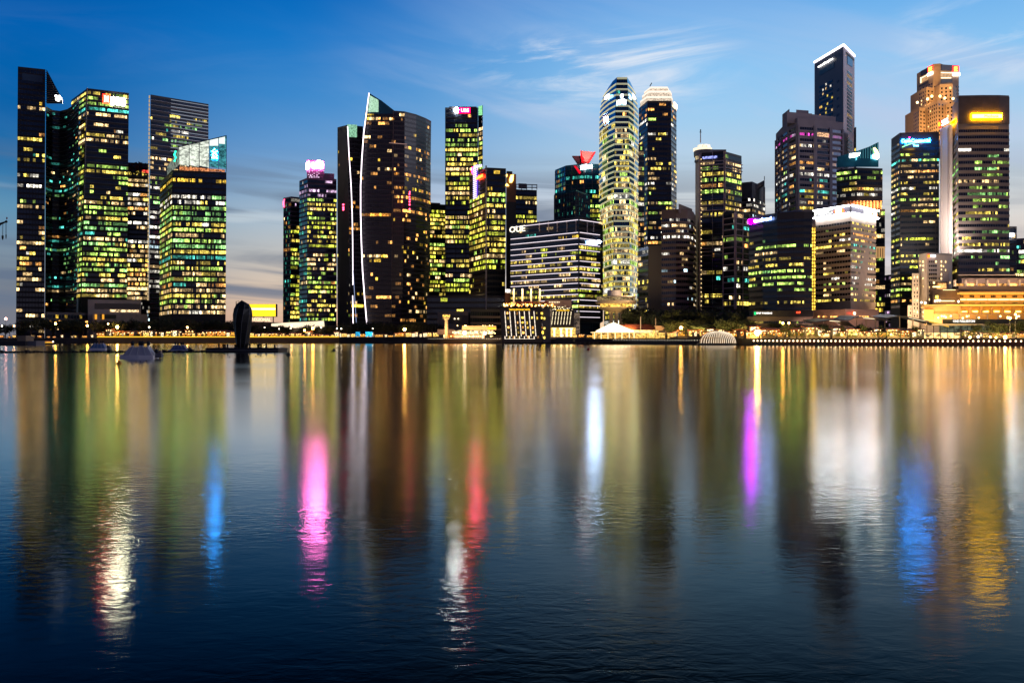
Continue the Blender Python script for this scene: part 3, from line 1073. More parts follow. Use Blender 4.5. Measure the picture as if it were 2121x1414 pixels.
for a in (1215, 1228):
    t.level_panel(1, a, a + 1.4, 460, 480, CONC, .5, .4, mb=mb)
mb.build('terrace_columns', t.root)
t.text(0, 'OUE', 1059, 1091, 470.5, 482.5, emi('sign_warmwhite', (1, .86, .62), 2.6, True), 1.6, .4, .0)
mb = MB()
t.addpanel(mb, 1, [(1217, 499), (1222, 498), (1229, 500), (1236, 498.5), (1241.5, 499.5), (1238, 505), (1233, 505), (1231, 507), (1218, 505)], emi('sign_bluewhite', (.50, .66, 1), 62, True), 1.8, .5)
mb.build('sign_panel', t.root)
mb = MB()
COLM = pbr('column_pale', (.62, .50, .38), .6)
for a in (1064, 1082, 1100, 1118):
    mb.box(X(a - 1.7, 604), X(a + 1.7, 604), 603, 605, LAND, Zp(598, 604), COLM)
mb.build('columns', t.root)
area_light('column_uplight', (X(1090, 590), 590, 30), (X(1090, 604), 606, 38), 9000, 25, (1, .7, .4), 3)

# 16 glass building with red funnels and the darker glass block before it
t = Tower('office_building', 'teal glass building with an open framed crown and red funnel sails on its roof', [(1150, 352), (1172, 343), (1210, 339), (1243, 340)], 860, bot=[1150, 1172, 1210, 1243], depth=35, body=GLASST)
t.windows(161, 4.3, [(338, 362, .03, 'T'), (362, 372, .7, 'T'), (372, 380, .6, 'O'), (380, 400, .06, 'T'), (400, 470, .75, 'Y')], pane=1.8, run=4, glass=GLASST, mull=(6.5, .5, FRAMEG), lo=.6, ledge=FRAMEG)
t.windows(162, 4.3, [(338, 500, .55, 'T')], pane=1.8, faces=[0], run=2, glass=GLASSB, ledge=None, levelw=(6, 2, 0))
mb = MB()
RS = pbr('sail_red', (.75, .02, .03), .5)
RI = pbr('sail_rose', (.55, .20, .18), .6)
Yf = 868
fun = lambda L: [(X(a, Yf + d), Yf + d, Zp(b, Yf)) for a, b, d in L]
mb.solid(fun([(1202, 310, 0), (1211, 338, 0), (1207, 338, 2), (1204, 338, 4)]), fun([(1204, 310.5, 6), (1212, 338, 3), (1208, 338, 4), (1206, 338, 6)]), RS)
mb.solid(fun([(1204, 311, 3), (1233, 314.5, 3), (1218, 338, 3), (1210, 338, 3)]), fun([(1204, 311, 4), (1233, 314.5, 4), (1218, 338, 4), (1210, 338, 4)]), RI)
mb.solid(fun([(1231, 314.5, 0), (1233.8, 314.5, 0), (1220, 338, 0), (1216, 338, 0)]), fun([(1231, 314.5, 3), (1233.8, 314.5, 3), (1220, 338, 3), (1216, 338, 3)]), RS)
mb.build('roof_sail', t.root)
mb = MB()
mb.solid(fun([(1185, 319, 9), (1203, 319, 9), (1210, 338, 9), (1198, 338, 9)]), fun([(1185, 319, 14), (1203, 319, 14), (1210, 338, 14), (1198, 338, 14)]), pbr('sail_dark', (.03, .005, .02), .6))
mb.build('roof_sail', t.root)
t.panel(1, [(1189, 344), (1194, 344), (1204, 357), (1201, 361)], emi('sail_red_lit', (1, .01, .03), .9), 1.0, .5, 'sail_foot')
area_light('sail_light', (X(1215, 855), 850, Zp(345, 855)), (X(1216, 868), 868, Zp(322, 868)), 9000, 6, (1, .4, .35))
mb = MB()
t.addpanel(mb, 1, [(1203.5, 344), (1209.5, 343), (1209.5, 350), (1204.5, 352.5)], emi('sign_white_cool', (.9, .97, 1), 16, True), 1.4, .4)
t.addpanel(mb, 2, [(1210.5, 343), (1213, 341), (1219, 342.5), (1226, 341.5), (1226, 349), (1210.5, 351)], emi('sign_white_cool', (.9, .97, 1), 16, True), 1.4, .4)
mb.build('sign_panel', t.root)
t = Tower('office_building', 'slate blue glass block with a pointed roof, in front of the teal building', [(1148, 402), (1193, 393), (1222, 404)], 700, bot=[1148, 1193, 1222], body=GLASSB)
t.windows(163, 3.4, [(390, 460, .10, 'T')], pane=1.2, run=1, glass=pbr('glass_slate', (.05, .09, .15), .15, .6, noise=.4, nscale=.1), ledge=None, mull=(1.9, .25, pbr('fin_slate', (.08, .09, .12), .5)), levelw=(7, 1, 0))

# 17 rounded glass tower with cream bands
T17 = [(162, 1276.5, 1278, 1299, 1300.5), (172, 1269, 1277, 1299.5, 1305.5), (183, 1259.5, 1276.5, 1300, 1312), (197, 1250.7, 1276, 1300.5, 1316.5), (215, 1245, 1275, 1301, 1320), (240, 1242, 1274.5, 1301.5, 1321.5), (300, 1241.3, 1273.5, 1302, 1321.5), (350, 1241, 1272, 1303.5, 1322), (450, 1242, 1270.5, 1304, 1321.5), (560, 1247, 1270.5, 1304, 1320), (640, 1251, 1271, 1304, 1319)]
Ys = [672, 661, 648, 638, 638, 650, 664]


def sil(py, k):
    """outline of the bullet at row py; k = column in T17"""
    for r0, r1 in zip(T17, T17[1:]):
        if py <= r1[0]:
            u = max(0, (py - r0[0]) / (r1[0] - r0[0]))
            return r0[k] + (r1[k] - r0[k]) * u
    return T17[-1][k]


lev = []
for py in [162, 170, 178, 187, 197, 210, 225, 245, 275, 320, 400, 500, 640]:
    row = lambda i: HY - (HY - py) * 640 / Ys[i]       # where this height shows on a corner that stands farther back
    L0, A, B_, R0 = sil(row(0), 1), sil(py, 2), sil(py, 3), sil(row(6), 4)
    L1, L2, R1 = L0 + (A - L0) * .22, L0 + (A - L0) * .58, B_ + (R0 - B_) * .55
    lev.append((py, [L0, L1, L2, A, B_, R1, R0]))
t = Tower('office_tower', 'tall rounded bullet shaped glass tower ringed by cream light bands', [(x, 162) for x in lev[0][1]], 640, levels=lev, Ys=Ys, depth=25, body=GLASSB)
t.zt = Zp(162, 640)
fh = 3.62
zones = [(160, 196, .02, 'T'), (196, 248, .05, 'T'), (248, 300, .5, 'B'), (300, 420, .8, 'B'), (420, 700, 1.2, 'B')]
t.windows(171, fh, zones, pane=1.5, faces=[3], run=3, wf=.66, ledge=None, levelw=(3, 5, 2), py0=164)
t.windows(172, fh, [(160, 256, .02, 'T'), (256, 420, .40, 'B'), (420, 700, .95, 'B')], pane=1.4, faces=[0, 1, 2, 4, 5], run=6, wf=.66, ledge=None, glass=GLASSB, levelw=(3, 5, 1.4), py0=164)
mb = MB()
BANDC = emi('band_cream', (1, .84, .45), .95)
k = 0
z = t.zt - .4
while z > Zp(640, 640):
    for f in range(6):
        if k == 0 and f != 3:
            continue
        t.strip(mb, f, z - .20, z, .42, BANDC, 0, 1, .2)
        t.strip(mb, f, z - .86, z - .70, .42, BANDC, 0, 1, .2)
    z -= fh
    k += 1
mb.build('light_bands', t.root)
mb = MB()
hot = emi('sign_white_blue', (.85, .95, 1), 8, True)
t.addpanel(mb, 3, [(1277, 211), (1283, 208), (1290, 206), (1296, 208), (1296, 218), (1288, 216), (1277, 219)], hot, 1.6, .5)
t.addpanel(mb, 3, [(1284, 200), (1286, 196), (1290, 196), (1291, 201), (1288, 206)], hot, 1.6, .5)
mb.build('sign_emblem', t.root)
mb = MB()
t.addpanel(mb, 1, [(1257, 202), (1261, 197), (1265, 195), (1265, 201), (1260, 206), (1257, 207)], hot, 1.6, .5)
mb.build('sign_panel', t.root)
mb = MB()
t.addpanel(mb, 4, [(1306, 194), (1309, 197), (1312, 204), (1311, 207), (1307, 203)], hot, 1.6, .5)
mb.build('sign_panel', t.root)
t = Tower('office_building', 'thin strip of lit greenish floors behind the right edge of the rounded bullet tower', [(1314, 298), (1334, 300)], 760, body=FRAME)
t.windows(173, 4.0, [(290, 440, .6, 'X'), (440, 660, .85, 'X')], pane=2.0, run=2, levelw=(3, 4, 1))

# 18 dark tower with the white lit crown
t = Tower('office_tower', 'dark blue black tower with a glowing white banded crown right of the rounded bullet tower', [(1323, 226), (1341, 208), (1390, 208), (1401, 222)], 860, bot=[1322, 1341, 1391, 1402], Ys=[890, 862, 862, 884], depth=40, body=pbr('tower_bluebrown', (.020, .016, .022), .4))
t.windows(181, 4.4, [(205, 245, .3, 'O'), (245, 390, .32, 'X'), (390, 530, .72, 'X')], pane=1.8, run=4, wf=.5, bay=6)
CR = emi('crown_white', (1, .84, .70), 1.25)
CRD = room('crown_louvre', (1, .80, .60), .85, .8, .3, 1.4)
for k, (ya, yb, xa, xb, ins) in enumerate(((204, 200.5, 1326, 1393.5, 0), (191, 187.5, 1331, 1392.5, 3), (180.5, 177.5, 1336, 1388, 6))):
    ring_ = lambda y, i, xa=xa, xb=xb: [(X(xa, 878), 878 + i, Zp(y, 862)), (X(xa + 14, 860), 860 + i, Zp(y, 862)), (X(xb - 3, 860), 860 + i, Zp(y, 862)), (X(xb, 870), 870 + i, Zp(y, 862)), (X(xb, 895), 895, Zp(y, 862)), (X(xa, 895), 895, Zp(y, 862))]
    mb = MB()
    mb.solid(ring_(ya, ins), ring_(yb, ins), CR)
    mb.build('crown_band', t.root)
    mb = MB()
    mb.solid(ring_((208, 200.5, 187.5)[k], ins + 1.2), ring_((204, 191, 180.5)[k], ins + 1.2), CRD)
    mb.build('crown_louvres', t.root)
t.level_panel(2, 1394.5, 1400, 211, 221, emi('sign_warm_panel', (1, .7, .4), 7), 1, .3)
mb = MB()
mb.tube([(X(1346, 875), 875, Zp(179, 875)), (X(1350, 875), 875, Zp(172, 875))], .4, FRAME, 4)
mb.build('mast', t.root)

# 19 brown concrete block with bands, and its plain slab
t = Tower('office_building', 'brown concrete block with rounded corner and dark window bands below the white crowned tower', [(1370, 437), (1400, 434), (1424, 436), (1436, 444), (1441, 452)], 560, bot=[1370, 1400, 1424, 1436, 1441], Ys=[562, 558, 560, 570, 590], depth=30, body=pbr('concrete_brown', (.15, .115, .10), .8, noise=.15))
t.windows(191, 3.25, [(430, 452, 0, 'S'), (452, 640, .17, 'S')], pane=1.5, run=3, wf=.48, lo=.5, ledge=pbr('concrete_brown', (.15, .115, .10)), sill=1.2, py0=450, py1=640, levelw=(3, 4, 1.5))
t.roofbox(2, 1416, 1444, 421, 440, 12, pbr('concrete_brown', (.15, .115, .10)), 3)
t = Tower('office_building', 'dark narrow slab with a blank grey concrete wall left of the brown rounded block', [(1322, 520), (1343, 512), (1372, 512)], 580, Ys=[590, 576, 572], body=GRANITE, depth=25)
t.windows(192, 3.6, [(500, 660, .3, 'X')], pane=2.5, faces=[0], run=2)
t.level_panel(1, 1344, 1371, 509, 650, pbr('concrete_blank', (.13, .12, .10), .9, noise=.12, nscale=.05), .6, .5, name='blank_wall')

# 20 tower with the round lit top and mast
PINKC = pbr('concrete_pinkish', (.42, .33, .33), .8, noise=.15)
t = Tower('office_tower', 'tower with a round glowing top storey and a tall mast, pale grid frame below', [(1444, 327), (1452, 331), (1500, 322), (1536, 332)], 620, bot=[1444, 1452, 1500, 1536], Ys=[628, 612, 606, 622], depth=30, body=FRAME)
t.windows(201, 3.65, [(320, 345, .05, 'G'), (345, 440, .72, 'X'), (440, 660, .36, 'X')], pane=1.5, faces=[1, 2], run=6, wf=.6, lo=.25, ledge=pbr('ledge_navy', (.05, .05, .075), .5), levelw=(3, 5, 1.5), sill=.5)
mb = MB()
for y in (336, 343, 350, 426, 437, 448, 515, 522, 530, 612, 620, 636):
    z = Zp(y, 610)
    for f in (1, 2):
        t.strip(mb, f, z, z + .55, .8, PINKC)
for u in (0.0, .5, .985):
    t.strip(mb, 1, t.zb, t.zt, .9, PINKC, u, u + .015)
t.strip(mb, 2, t.zb, t.zt, .9, PINKC, .0, .02)
t.strip(mb, 0, t.zb, t.zt - 1, 1.2, PINKC, 0, 1)
mb.build('grid_frame', t.root)
mb = MB()
for i in range(40):
    z = t.zb + 4 + i * 2.8
    p = t.e(1, z)
    mb.ball((p.x - .2, p.y - 1.4, z), .33, emi('stud_gold', (1, .72, .3), 3), 5)
mb.build('edge_lights', t.root)
rx, ry = X(1460, 618), 618
mb = MB()
dk = pbr('drum_grey', (.16, .16, .18), .5)
mb.lathe(rx, ry, [(6.6, Zp(331, 610)), (6.6, Zp(327.5, 610))], dk, 24)
mb.lathe(rx, ry, [(6.2, Zp(327.5, 610)), (6.2, Zp(320, 610))], room('drum_rooms', (1, .75, .35), .55, .5, .0, 1.6), 24)
mb.lathe(rx, ry, [(6.9, Zp(320, 610)), (7.1, Zp(312, 610)), (6.9, Zp(308, 610))], dk, 24)
mb.box(rx + 1, X(1500, 618), 612, 628, Zp(331, 610), Zp(308.5, 610), dk)
mb.build('drum', t.root)
mb = MB()
mb.lathe(rx - 1.5, ry, [(6.0, Zp(307.8, 610)), (6.0, Zp(303, 610))], emi('crown_cream', (1, .80, .55), 1.5), 20)
mb.lathe(rx - .6, ry, [(4.2, Zp(303, 610)), (4.0, Zp(296, 610))], room('crown_cream_noise', (1, .82, .60), 1.4, 1.2, .5, 1.4), 16)
mb.build('crown_lights', t.root)
mb = MB()
mb.tube([(X(1451, 618), 618, Zp(296, 618)), (X(1451, 618), 618, Zp(270, 618))], .35, PINKC, 6, .25)
mb.box(X(1450.2, 618), X(1452, 618), 617.6, 618.4, Zp(272, 618), Zp(268.5, 618), FRAME)
mb.lathe(X(1451, 618), 618, [(.3, Zp(275, 618)), (.8, Zp(274, 618)), (.3, Zp(273, 618))], FRAME, 8)
mb.build('mast', t.root)
t.level_panel(1, 1456, 1486, 325.5, 330.5, room('blue_windows', (.35, .4, 1), 1.2, 1.0, .0, 1.6), 1.2, .3, name='window_band')
mb = MB()
for a in (1505, 1512):
    mb.tube([(X(a, 622), 622, Zp(330, 622)), (X(a, 622), 622, Zp(319, 622))], .12, FRAME, 4)
mb.tube([(X(1505, 622), 622, Zp(322, 622)), (X(1518, 622), 622, Zp(324, 622))], .12, FRAME, 4)
mb.build('roof_rails', t.root)
t = Tower('office_building', 'pale gridded lower block with pinkish frame in front of the round topped tower', [(1498, 440), (1523, 436), (1552, 441)], 560, bot=[1498, 1523, 1552], body=FRAME)
t.windows(202, 3.4, [(436, 660, .32, 'X')], pane=1.5, run=4, wf=.62, lo=.5, ledge=PINKC, sill=.5, mull=(8, .45, PINKC), levelw=(3, 5, 1.5), mo=.6, py1=640)
t = Tower('office_building', 'grey tower with a notched triangular roof and small mast behind the gridded block', [(1534, 381), (1558, 392), (1585, 405)], 660, Ys=[655, 650, 675], bot=[1534, 1558, 1585], body=pbr('concrete_slate', (.10, .11, .13), .7, noise=.2), depth=22)
t.windows(203, 3.6, [(405, 470, .45, 'S'), (470, 660, .4, 'X')], pane=1.6, run=2, wf=.5, py0=412, lo=.4, ledge=PINKC)
mb = MB()
for a, b in (((1553, 389), (1583.5, 372)),):
    pr = [(1553, 389), (1583.5, 373), (1583.5, 381), (1577, 385), (1566, 394), (1566, 400), (1553, 396)]
    mb.solid([(X(p, 656), 656, Zp(q_, 656)) for p, q_ in pr], [(X(p, 664), 664, Zp(q_, 656)) for p, q_ in pr], pbr('concrete_slate', (.10, .11, .13)))
    pr = [(1581.5, 375), (1583.8, 374), (1583.8, 418), (1581.5, 418)]
    mb.solid([(X(p, 656), 656, Zp(q_, 656)) for p, q_ in pr], [(X(p, 664), 664, Zp(q_, 656)) for p, q_ in pr], pbr('concrete_slate', (.10, .11, .13)))
mb.tube([(X(1583.4, 660), 660, Zp(373, 660)), (X(1583.4, 660), 660, Zp(365, 660))], .25, FRAME, 4)
mb.build('roof_frame', t.root)

# 21 curved dark building with the violet sign
t = Tower('office_building', 'black curved glass building with a violet and white glowing name at its top left', [(1551, 452), (1580, 446), (1610, 443), (1645, 441), (1665, 443), (1682, 447)], 480, bot=[1551, 1580, 1610, 1645, 1665, 1682], Ys=[500, 488, 480, 475, 475, 476], depth=30, body=DBODY)
t.zt = Zp(447, 480)
t.windows(211, 3.1, [(440, 468, 0, 'G'), (468, 476, .3, 'S'), (476, 494, .07, 'S'), (494, 520, .75, 'G'), (520, 530, .4, 'G'), (530, 632, .58, 'G'), (632, 655, .12, 'G')], pane=1.0, run=7, wf=.42, py0=452, py1=650, lo=.12, levelw=(3, 5, 2))
mb = MB()
VI = emi('sign_violet_hot', (.60, .0, 1.0), 120, True)
for k in range(3):
    a = k * math.pi / 3 + .3
    mb.tube([t.on(0, 1558.5 - 4.6 * math.cos(a), 459 - 4.6 * math.sin(a), 1.2), t.on(0, 1558.5 + 4.6 * math.cos(a), 459 + 4.6 * math.sin(a), 1.2)], .42, VI, 5)
mb.build('sign_emblem', t.root)
t.text(0, 'Guoco', 1565, 1580, 455.5, 461.5, emi('sign_blueviolet', (.45, .42, 1), 28, True), 1.0, .25, .04)
t.text(1, 'Land', 1581, 1600.5, 451.8, 458.3, emi('sign_bluewhite2', (.25, .42, 1), 24, True), 1.0, .25, .04)
t.roofbox(2, 1612, 1656, 437.5, 444, 12, pbr('dome_blue', (.12, .18, .28), .5), 3)
t = Tower('office_building', 'dark low podium with a green and white bank name below the black curved building', [(1548, 656), (1683, 656)], 455, depth=20, body=GRANITE)
t.windows(212, 3.2, [(640, 700, .55, 'Y')], pane=1.0, run=6, wf=.34, ledge=None)
t.text(0, 'BNP PARIBAS', 1566, 1598, 646.5, 650.5, emi('sign_white_small', (1, .93, .85), 2.2), 1.0, .2)
t.level_panel(0, 1561, 1565, 646, 652, emi('sign_green_small', (.02, .75, .2), 1.4), 1.0, .2)
t.text(0, 'OUP', 1648, 1657, 645, 649, emi('sign_red_small', (1, .06, .02), 4), 1.0, .2, .03)
mb = MB()
t.level_panel(0, 1560, 1684, 643, 656, FRAME, .3, 8, mb=mb)
mb.build('upper_block', t.root)
t = Tower('lit_shaft', 'narrow shaft of stacked gold lights left of the white ringed bank tower', [(1680.5, 446), (1688.5, 446)], 540, depth=8, cat='stair tower', body=PINKC)
mb = MB()
for i in range(26):
    y = 472 + i * 7
    for a in (1681.5, 1686):
        t.level_panel(0, a, a + 1.8, y, y + 4.2, hue('gold', 2), .8, .5, mb=mb)
mb.build('shaft_lights', t.root)

# 22 grey terraced concrete tower
GC = pbr('concrete_tower', (.26, .23, .27), .85, noise=.12, nscale=.1)
t = Tower('office_tower', 'broad terraced grey concrete tower with deep set window rows below the tallest tower', [(1607, 273), (1619, 262), (1634, 250), (1652, 247), (1688, 249), (1720, 252), (1746, 254)], 760,
          Ys=[815, 790, 770, 756, 760, 766, 772], bot=[1607, 1619, 1634, 1652, 1688, 1720, 1746], depth=40, body=GC)
t.windows(221, 4.45, [(240, 272, 0, 'W'), (272, 288, .9, 'M'), (288, 345, .55, 'W'), (345, 400, .25, 'X'), (400, 445, .55, 'X')], pane=1.9, run=4, wf=.52, lo=.9, ledge=GC, sill=.9, py0=262, mull=(16, 1.4, GC), mo=.95, levelw=(3, 5, 2))
t.level_panel(4, 1689, 1716, 274, 285, room('terrace_warm', (1, .55, .28), 1.0, .5, .2, 1.5), .5, .3, name='terrace_lights')
t.roofbox(1, 1619, 1634, 237.5, 264, 20, GC, .5, 'roof_terrace')
t.roofbox(3, 1636, 1688, 229.5, 252, 25, GC, 4, 'roof_terrace')
t.roofbox(3, 1662, 1688, 222, 235, 20, GC, 9, 'roof_terrace')
t.roofbox(4, 1689, 1742, 233, 253, 25, GC, 6, 'roof_terrace')

# 23 the tallest tower
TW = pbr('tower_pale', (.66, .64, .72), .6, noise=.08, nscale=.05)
TWD = pbr('tower_pale_shaded', (.09, .10, .14), .5, noise=.1, nscale=.05)  # darkened copy of the pale wall, shade of the left face as colour
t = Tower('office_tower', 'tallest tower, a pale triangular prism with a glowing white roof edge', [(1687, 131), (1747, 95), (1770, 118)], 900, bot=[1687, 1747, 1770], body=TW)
t.level_panel(0, 1688.5, 1746.3, 132, 560, TWD, .25, .2, name='shaded_side')
mb = MB()
n = t.nrm(0)
t.strip(mb, 0, t.zt - .2, t.zt + 1.6, .8, emi('roof_edge', (1, .95, 1), 3), 0, 1, -.6)
t.strip(mb, 1, t.zt - .2, t.zt + 1.6, .8, emi('roof_edge', (1, .95, 1), 3), 0, 1, -.6)
mb.build('roof_light', t.root)
t.text(0, 'one raffles place', 1697, 1728, 137.5, 142, emi('sign_white_tower', (1, .95, .85), 5, True), 1.4, .4, .08)
rr = random.Random(23)
for k in range(27):
    z0 = Zp(158, 900) - k * 3.9
    mb = MB()
    for i in range(9):
        u = .20 + i * .052
        if i == 0:
            mt = hue('warm', 1) if 3 < k < 26 and k % 2 else GLASS
        else:
            mt = hue(rr.choice(['cream', 'yel', 'white']), 1) if rr.random() < (.12 if k < 14 else .45) else GLASS
        t.strip(mb, 0, z0, z0 + 1.9, .6, mt, u, u + .040, .4)
    if k % 2:
        for u in (.80, .85):
            t.strip(mb, 0, z0, z0 + 2.4, .6, GLASS, u, u + .014, .4)
    mb.build('window_band', t.root)
t.panel(0, [(1698, 147), (1729, 128), (1729, 140), (1698, 158)], pbr('panel_navy', (.02, .05, .08), .4), .5, .2, 'dark_panel')
for k in range(26):
    y = 146 + k * 7.4
    if k in (17, 18):
        continue
    mb = MB()
    t.level_panel(1, 1754.5, 1764.5, y, y + 4.2, hue('cream', 0) if rr.random() < .3 else GLASS, .4, .3, mb=mb)
    mb.build('window_band', t.root)
t.panel(1, [(1754.5, 116), (1765, 124.5), (1765, 140), (1754.5, 133)], pbr('panel_blue', (.02, .22, .45), .3, .3), .5, .3, 'blue_panel')
t.panel(1, [(1752, 108), (1768, 123), (1768, 127), (1752, 112)], GRANITE, .7, .3, 'dark_slot')
t2 = Tower('office_building', 'thin dark slab rising just right of the tallest tower', [(1769, 265), (1773.5, 263)], 890, depth=20)
t2.windows(231, 4.4, [(260, 600, .05, 'X')], pane=1.5, run=1)

# 24 dark glass building with the slanted crown
t = Tower('office_tower', 'dark tower with a slanted teal glass crown and orange lit column galleries', [(1733, 348), (1775, 346), (1828, 347)], 700, Ys=[712, 702, 706], base=Zp(416, 700), depth=28, body=FRAME)
t.windows(241, 4.1, [(345, 356, 0, 'X'), (356, 416, .5, 'X')], pane=1.7, run=4, wf=.5, lo=.3, levelw=(3, 5, 1.5))
t.panel(0, [(1734, 325), (1775, 313), (1775, 346), (1733, 347)], GLASST, .1, .5, 'crown_screen')
t.panel(1, [(1775, 313), (1800, 304), (1819.5, 294.5), (1819.5, 346), (1775, 346)], pbr('crown_teal', (.02, .16, .20), .15, .5), .1, .5, 'crown_screen')
mb = MB()
for a in range(9):
    x = 1777 + a * 5
    t.addpanel(mb, 1, [(x, 314 - (x - 1775) * .42), (x + .5, 314 - (x - 1775) * .42), (x + .5, 328), (x, 328)], emi('crown_strut', (.15, .55, .65), .5), .5, .3)
mb.build('crown_struts', t.root)
mb = MB()
t.addpanel(mb, 1, [(1757.5, 319.5), (1779, 317), (1777.5, 323), (1770, 326), (1757.5, 328)], emi('sign_icewhite', (.8, .92, 1), 12, True), 1.6, .5)
mb.build('sign_panel', t.root)
mb = MB()
t.addpanel(mb, 1, [(1807, 308), (1809.5, 306.5), (1814, 311), (1818, 320), (1816.5, 321.5), (1811, 318)], emi('sign_goldwhite', (1, .70, .22), 9, True), 1.6, .5)
t.addpanel(mb, 1, [(1805.5, 321), (1811, 320.5), (1818, 322), (1818, 328), (1815, 331), (1810, 329), (1805.5, 328)], emi('sign_icewhite', (.8, .92, 1), 12, True), 1.6, .5)
mb.build('sign_emblem', t.root)
t2 = Tower('lower_shaft', 'x', [(1733, 433), (1833, 433)], 696, depth=26, cat='building')
t2.windows(242, 4.1, [(433, 513, .42, 'X'), (513, 539, 0, 'X'), (539, 634, .45, 'Y'), (634, 660, .9, 'D')], pane=1.7, run=3, py1=652)
mb = MB()
OC = pbr('gallery_orange', (.62, .30, .16), .7)
mb.box(X(1745, 706), X(1826, 706), 706, 722, Zp(433, 696), Zp(415.6, 700), OC)
for a in range(1746, 1830, 7):
    mb.box(X(a, 700), X(a + 2.4, 700), 699, 701.5, Zp(433, 696), Zp(416, 700), OC)
mb.build('gallery', t2.root)
area_light('gallery_light', (X(1800, 688), 690, Zp(434, 690)), (X(1805, 706), 706, Zp(422, 706)), 12000, 30, (1, .55, .25), 2)
mb = MB()
for a in range(1814, 1833, 5):
    t2.level_panel(0, a, a + 2.8, 514, 535, emi('gallery_lit', (1, .55, .22), .55), .8, .6, mb=mb)
t2.level_panel(0, 1813, 1833, 511, 514, emi('gallery_lit', (1, .55, .22), .55), .8, .6, mb=mb)
mb.build('gallery', t2.root)
t2.root.name = 'merged'
for ch in list(t2.root.children):          # the lower shaft belongs to the same tower
    ch.parent = t.root
    ch.location = ch.location + t2.root.location - t.root.location
bpy.data.objects.remove(t2.root)
t = Tower('office_building', 'slim grey dotted shaft standing in the sky gap left of the blue signed tower', [(1833, 570), (1848, 568)], 720, body=PLATE)
t.windows(243, 3.2, [(560, 680, .25, 'P')], pane=2, run=1, levelw=(5, 1, 0))

# 25 the bank tower with the white light rings
BK = pbr('bank_cladding', (.52, .42, .33), .7, noise=.1)
t = Tower('bank_tower', 'beige bank tower with two glowing white rings and red hexagon emblems round its top', [(1689, 436.5), (1762, 425), (1815, 437)], 500, body=BK, bot=[1690, 1762, 1813])
t.windows(251, 2.85, [(456, 640, .58, 'X')], pane=1.25, faces=[1], run=2, wf=.42, py0=455, py1=636, gap=.35, lo=.25, ledge=BK, levelw=(1, 5, 3))
t.windows(252, 2.85, [(456, 640, .40, 'X')], pane=2.3, faces=[0], run=2, wf=.42, py0=455, py1=636, gap=.14, lo=.25, ledge=BK, levelw=(2, 5, 2))
RING = emi('ring_white', (.92, .93, 1.0), 26, True)
for y in (425.5, 441.5):
    mb = MB()
    z = Zp(y, 500)
    for f in (0, 1):
        t.strip(mb, f, z - .28, z + .30, 1.5, RING, 0 if f else -.01, 1.0 if f == 0 else 1.02, .4)
    mb.build('light_ring', t.root)
mb = MB()
for f in (0, 1):
    t.strip(mb, f, Zp(441, 500), Zp(426, 500), .35, pbr('ring_panel', (.05, .045, .06), .8), 0, 1, .05)
mb.build('sign_band', t.root)
t.text(0, 'HSBC', 1690.5, 1727, 438.8, 447.8, emi('sign_white_bank', (.95, 1, .85), 2.2), 1.1, .4, .05)
t.text(1, 'HSBC', 1786, 1802.5, 435.8, 442.8, emi('sign_white_bank', (.95, 1, .85), 2.2), 1.1, .4, .05)


def hexa(tw, f, x0, x1, y0, y1, k):
    mb = MB()
    xm, ym = (x0 + x1) / 2, (y0 + y1) / 2
    qx = (x1 - x0) * .24
    tw.addpanel(mb, f, [(x0, ym), (x0 + qx, y0), (x1 - qx, y0 + k), (x1, ym + k), (x1 - qx, y1 + k), (x0 + qx, y1)], emi('sign_redorange', (1, .09, .02), 7, True), .9, .3)
    o = mb.build('sign_emblem', tw.root)
    mb = MB()
    tw.addpanel(mb, f, [(x0 + qx, y0 + .4), (x1 - qx, y0 + .4 + k), (x1 - qx * 1.1, ym + k), (x1 - qx, y1 - .4 + k), (x0 + qx, y1 - .4), (x0 + qx * 1.1, ym)], emi('sign_emblem_white', (1, .86, .6), 13, True), 1.2, .2)
    mb.build('emblem_core', o)


hexa(t, 0, 1729.5, 1751, 432.5, 444.5, -1.6)
hexa(t, 1, 1803.8, 1814, 439, 450, 1.6)
t = Tower('bank_podium', 'low beige bank podium with a framed red bank name above the promenade trees', [(1676, 643), (1750, 641), (1820, 648)], 480, Ys=[490, 472, 480], depth=20, cat='building', body=pbr('podium_pinkbeige', (.30, .20, .15), .8, noise=.15))
t.text(1, 'HSBC', 1751.5, 1762, 645.8, 651, emi('sign_red_dim', (.9, .14, .08), 1.1), .8, .2)
hexa(t, 1, 1763.5, 1770, 646.5, 651.2, .3)
mb = MB()
rr = random.Random(25)
for i in range(26):
    a = 1680 + i * 5.2
    f = 0 if a < 1748 else 1
    if rr.random() < .75:
        t.level_panel(f, a, a + 3.4, 654.5, 657, hue('warm', 2), .6, .3, mb=mb)
mb.build('shop_lights', t.root)
area_light('podium_light', (X(1745, 440), 445, 8), (X(1745, 475), 475, 16), 5000, 40, (1, .55, .35), 3)

# 26 the blue signed dark tower
t = Tower('office_tower', 'black tower with a chamfered corner and a bright blue glowing company name on top', [(1846, 293), (1864, 283), (1945, 273)], 600, Ys=[622, 603, 600], bot=[1845, 1864, 1945], depth=30)
t.zt = Zp(280, 602)
t.windows(261, 3.5, [(270, 312, .05, 'W'), (312, 470, .62, 'X'), (470, 490, .15, 'X'), (490, 650, .55, 'Y')], pane=1.4, run=5, wf=.42, lo=.2, levelw=(2.5, 5, 2), bay=9, py0=290, py1=650)
SB = emi('sign_azure', (.01, .28, 1.0), 110, True)
t.text(1, 'CapitaCommercial', 1866, 1925.5, 289, 299, SB, 1.2, .3, .05)
t.text(1, 'Trust', 1890, 1902, 300.5, 304.5, emi('sign_azure_soft', (.2, .7, 1.0), 7), 1.2, .3, .03)
mb = MB()
c = [(1868, 305), (1876, 301.5), (1888, 297.8), (1900, 295.6), (1908, 295)]
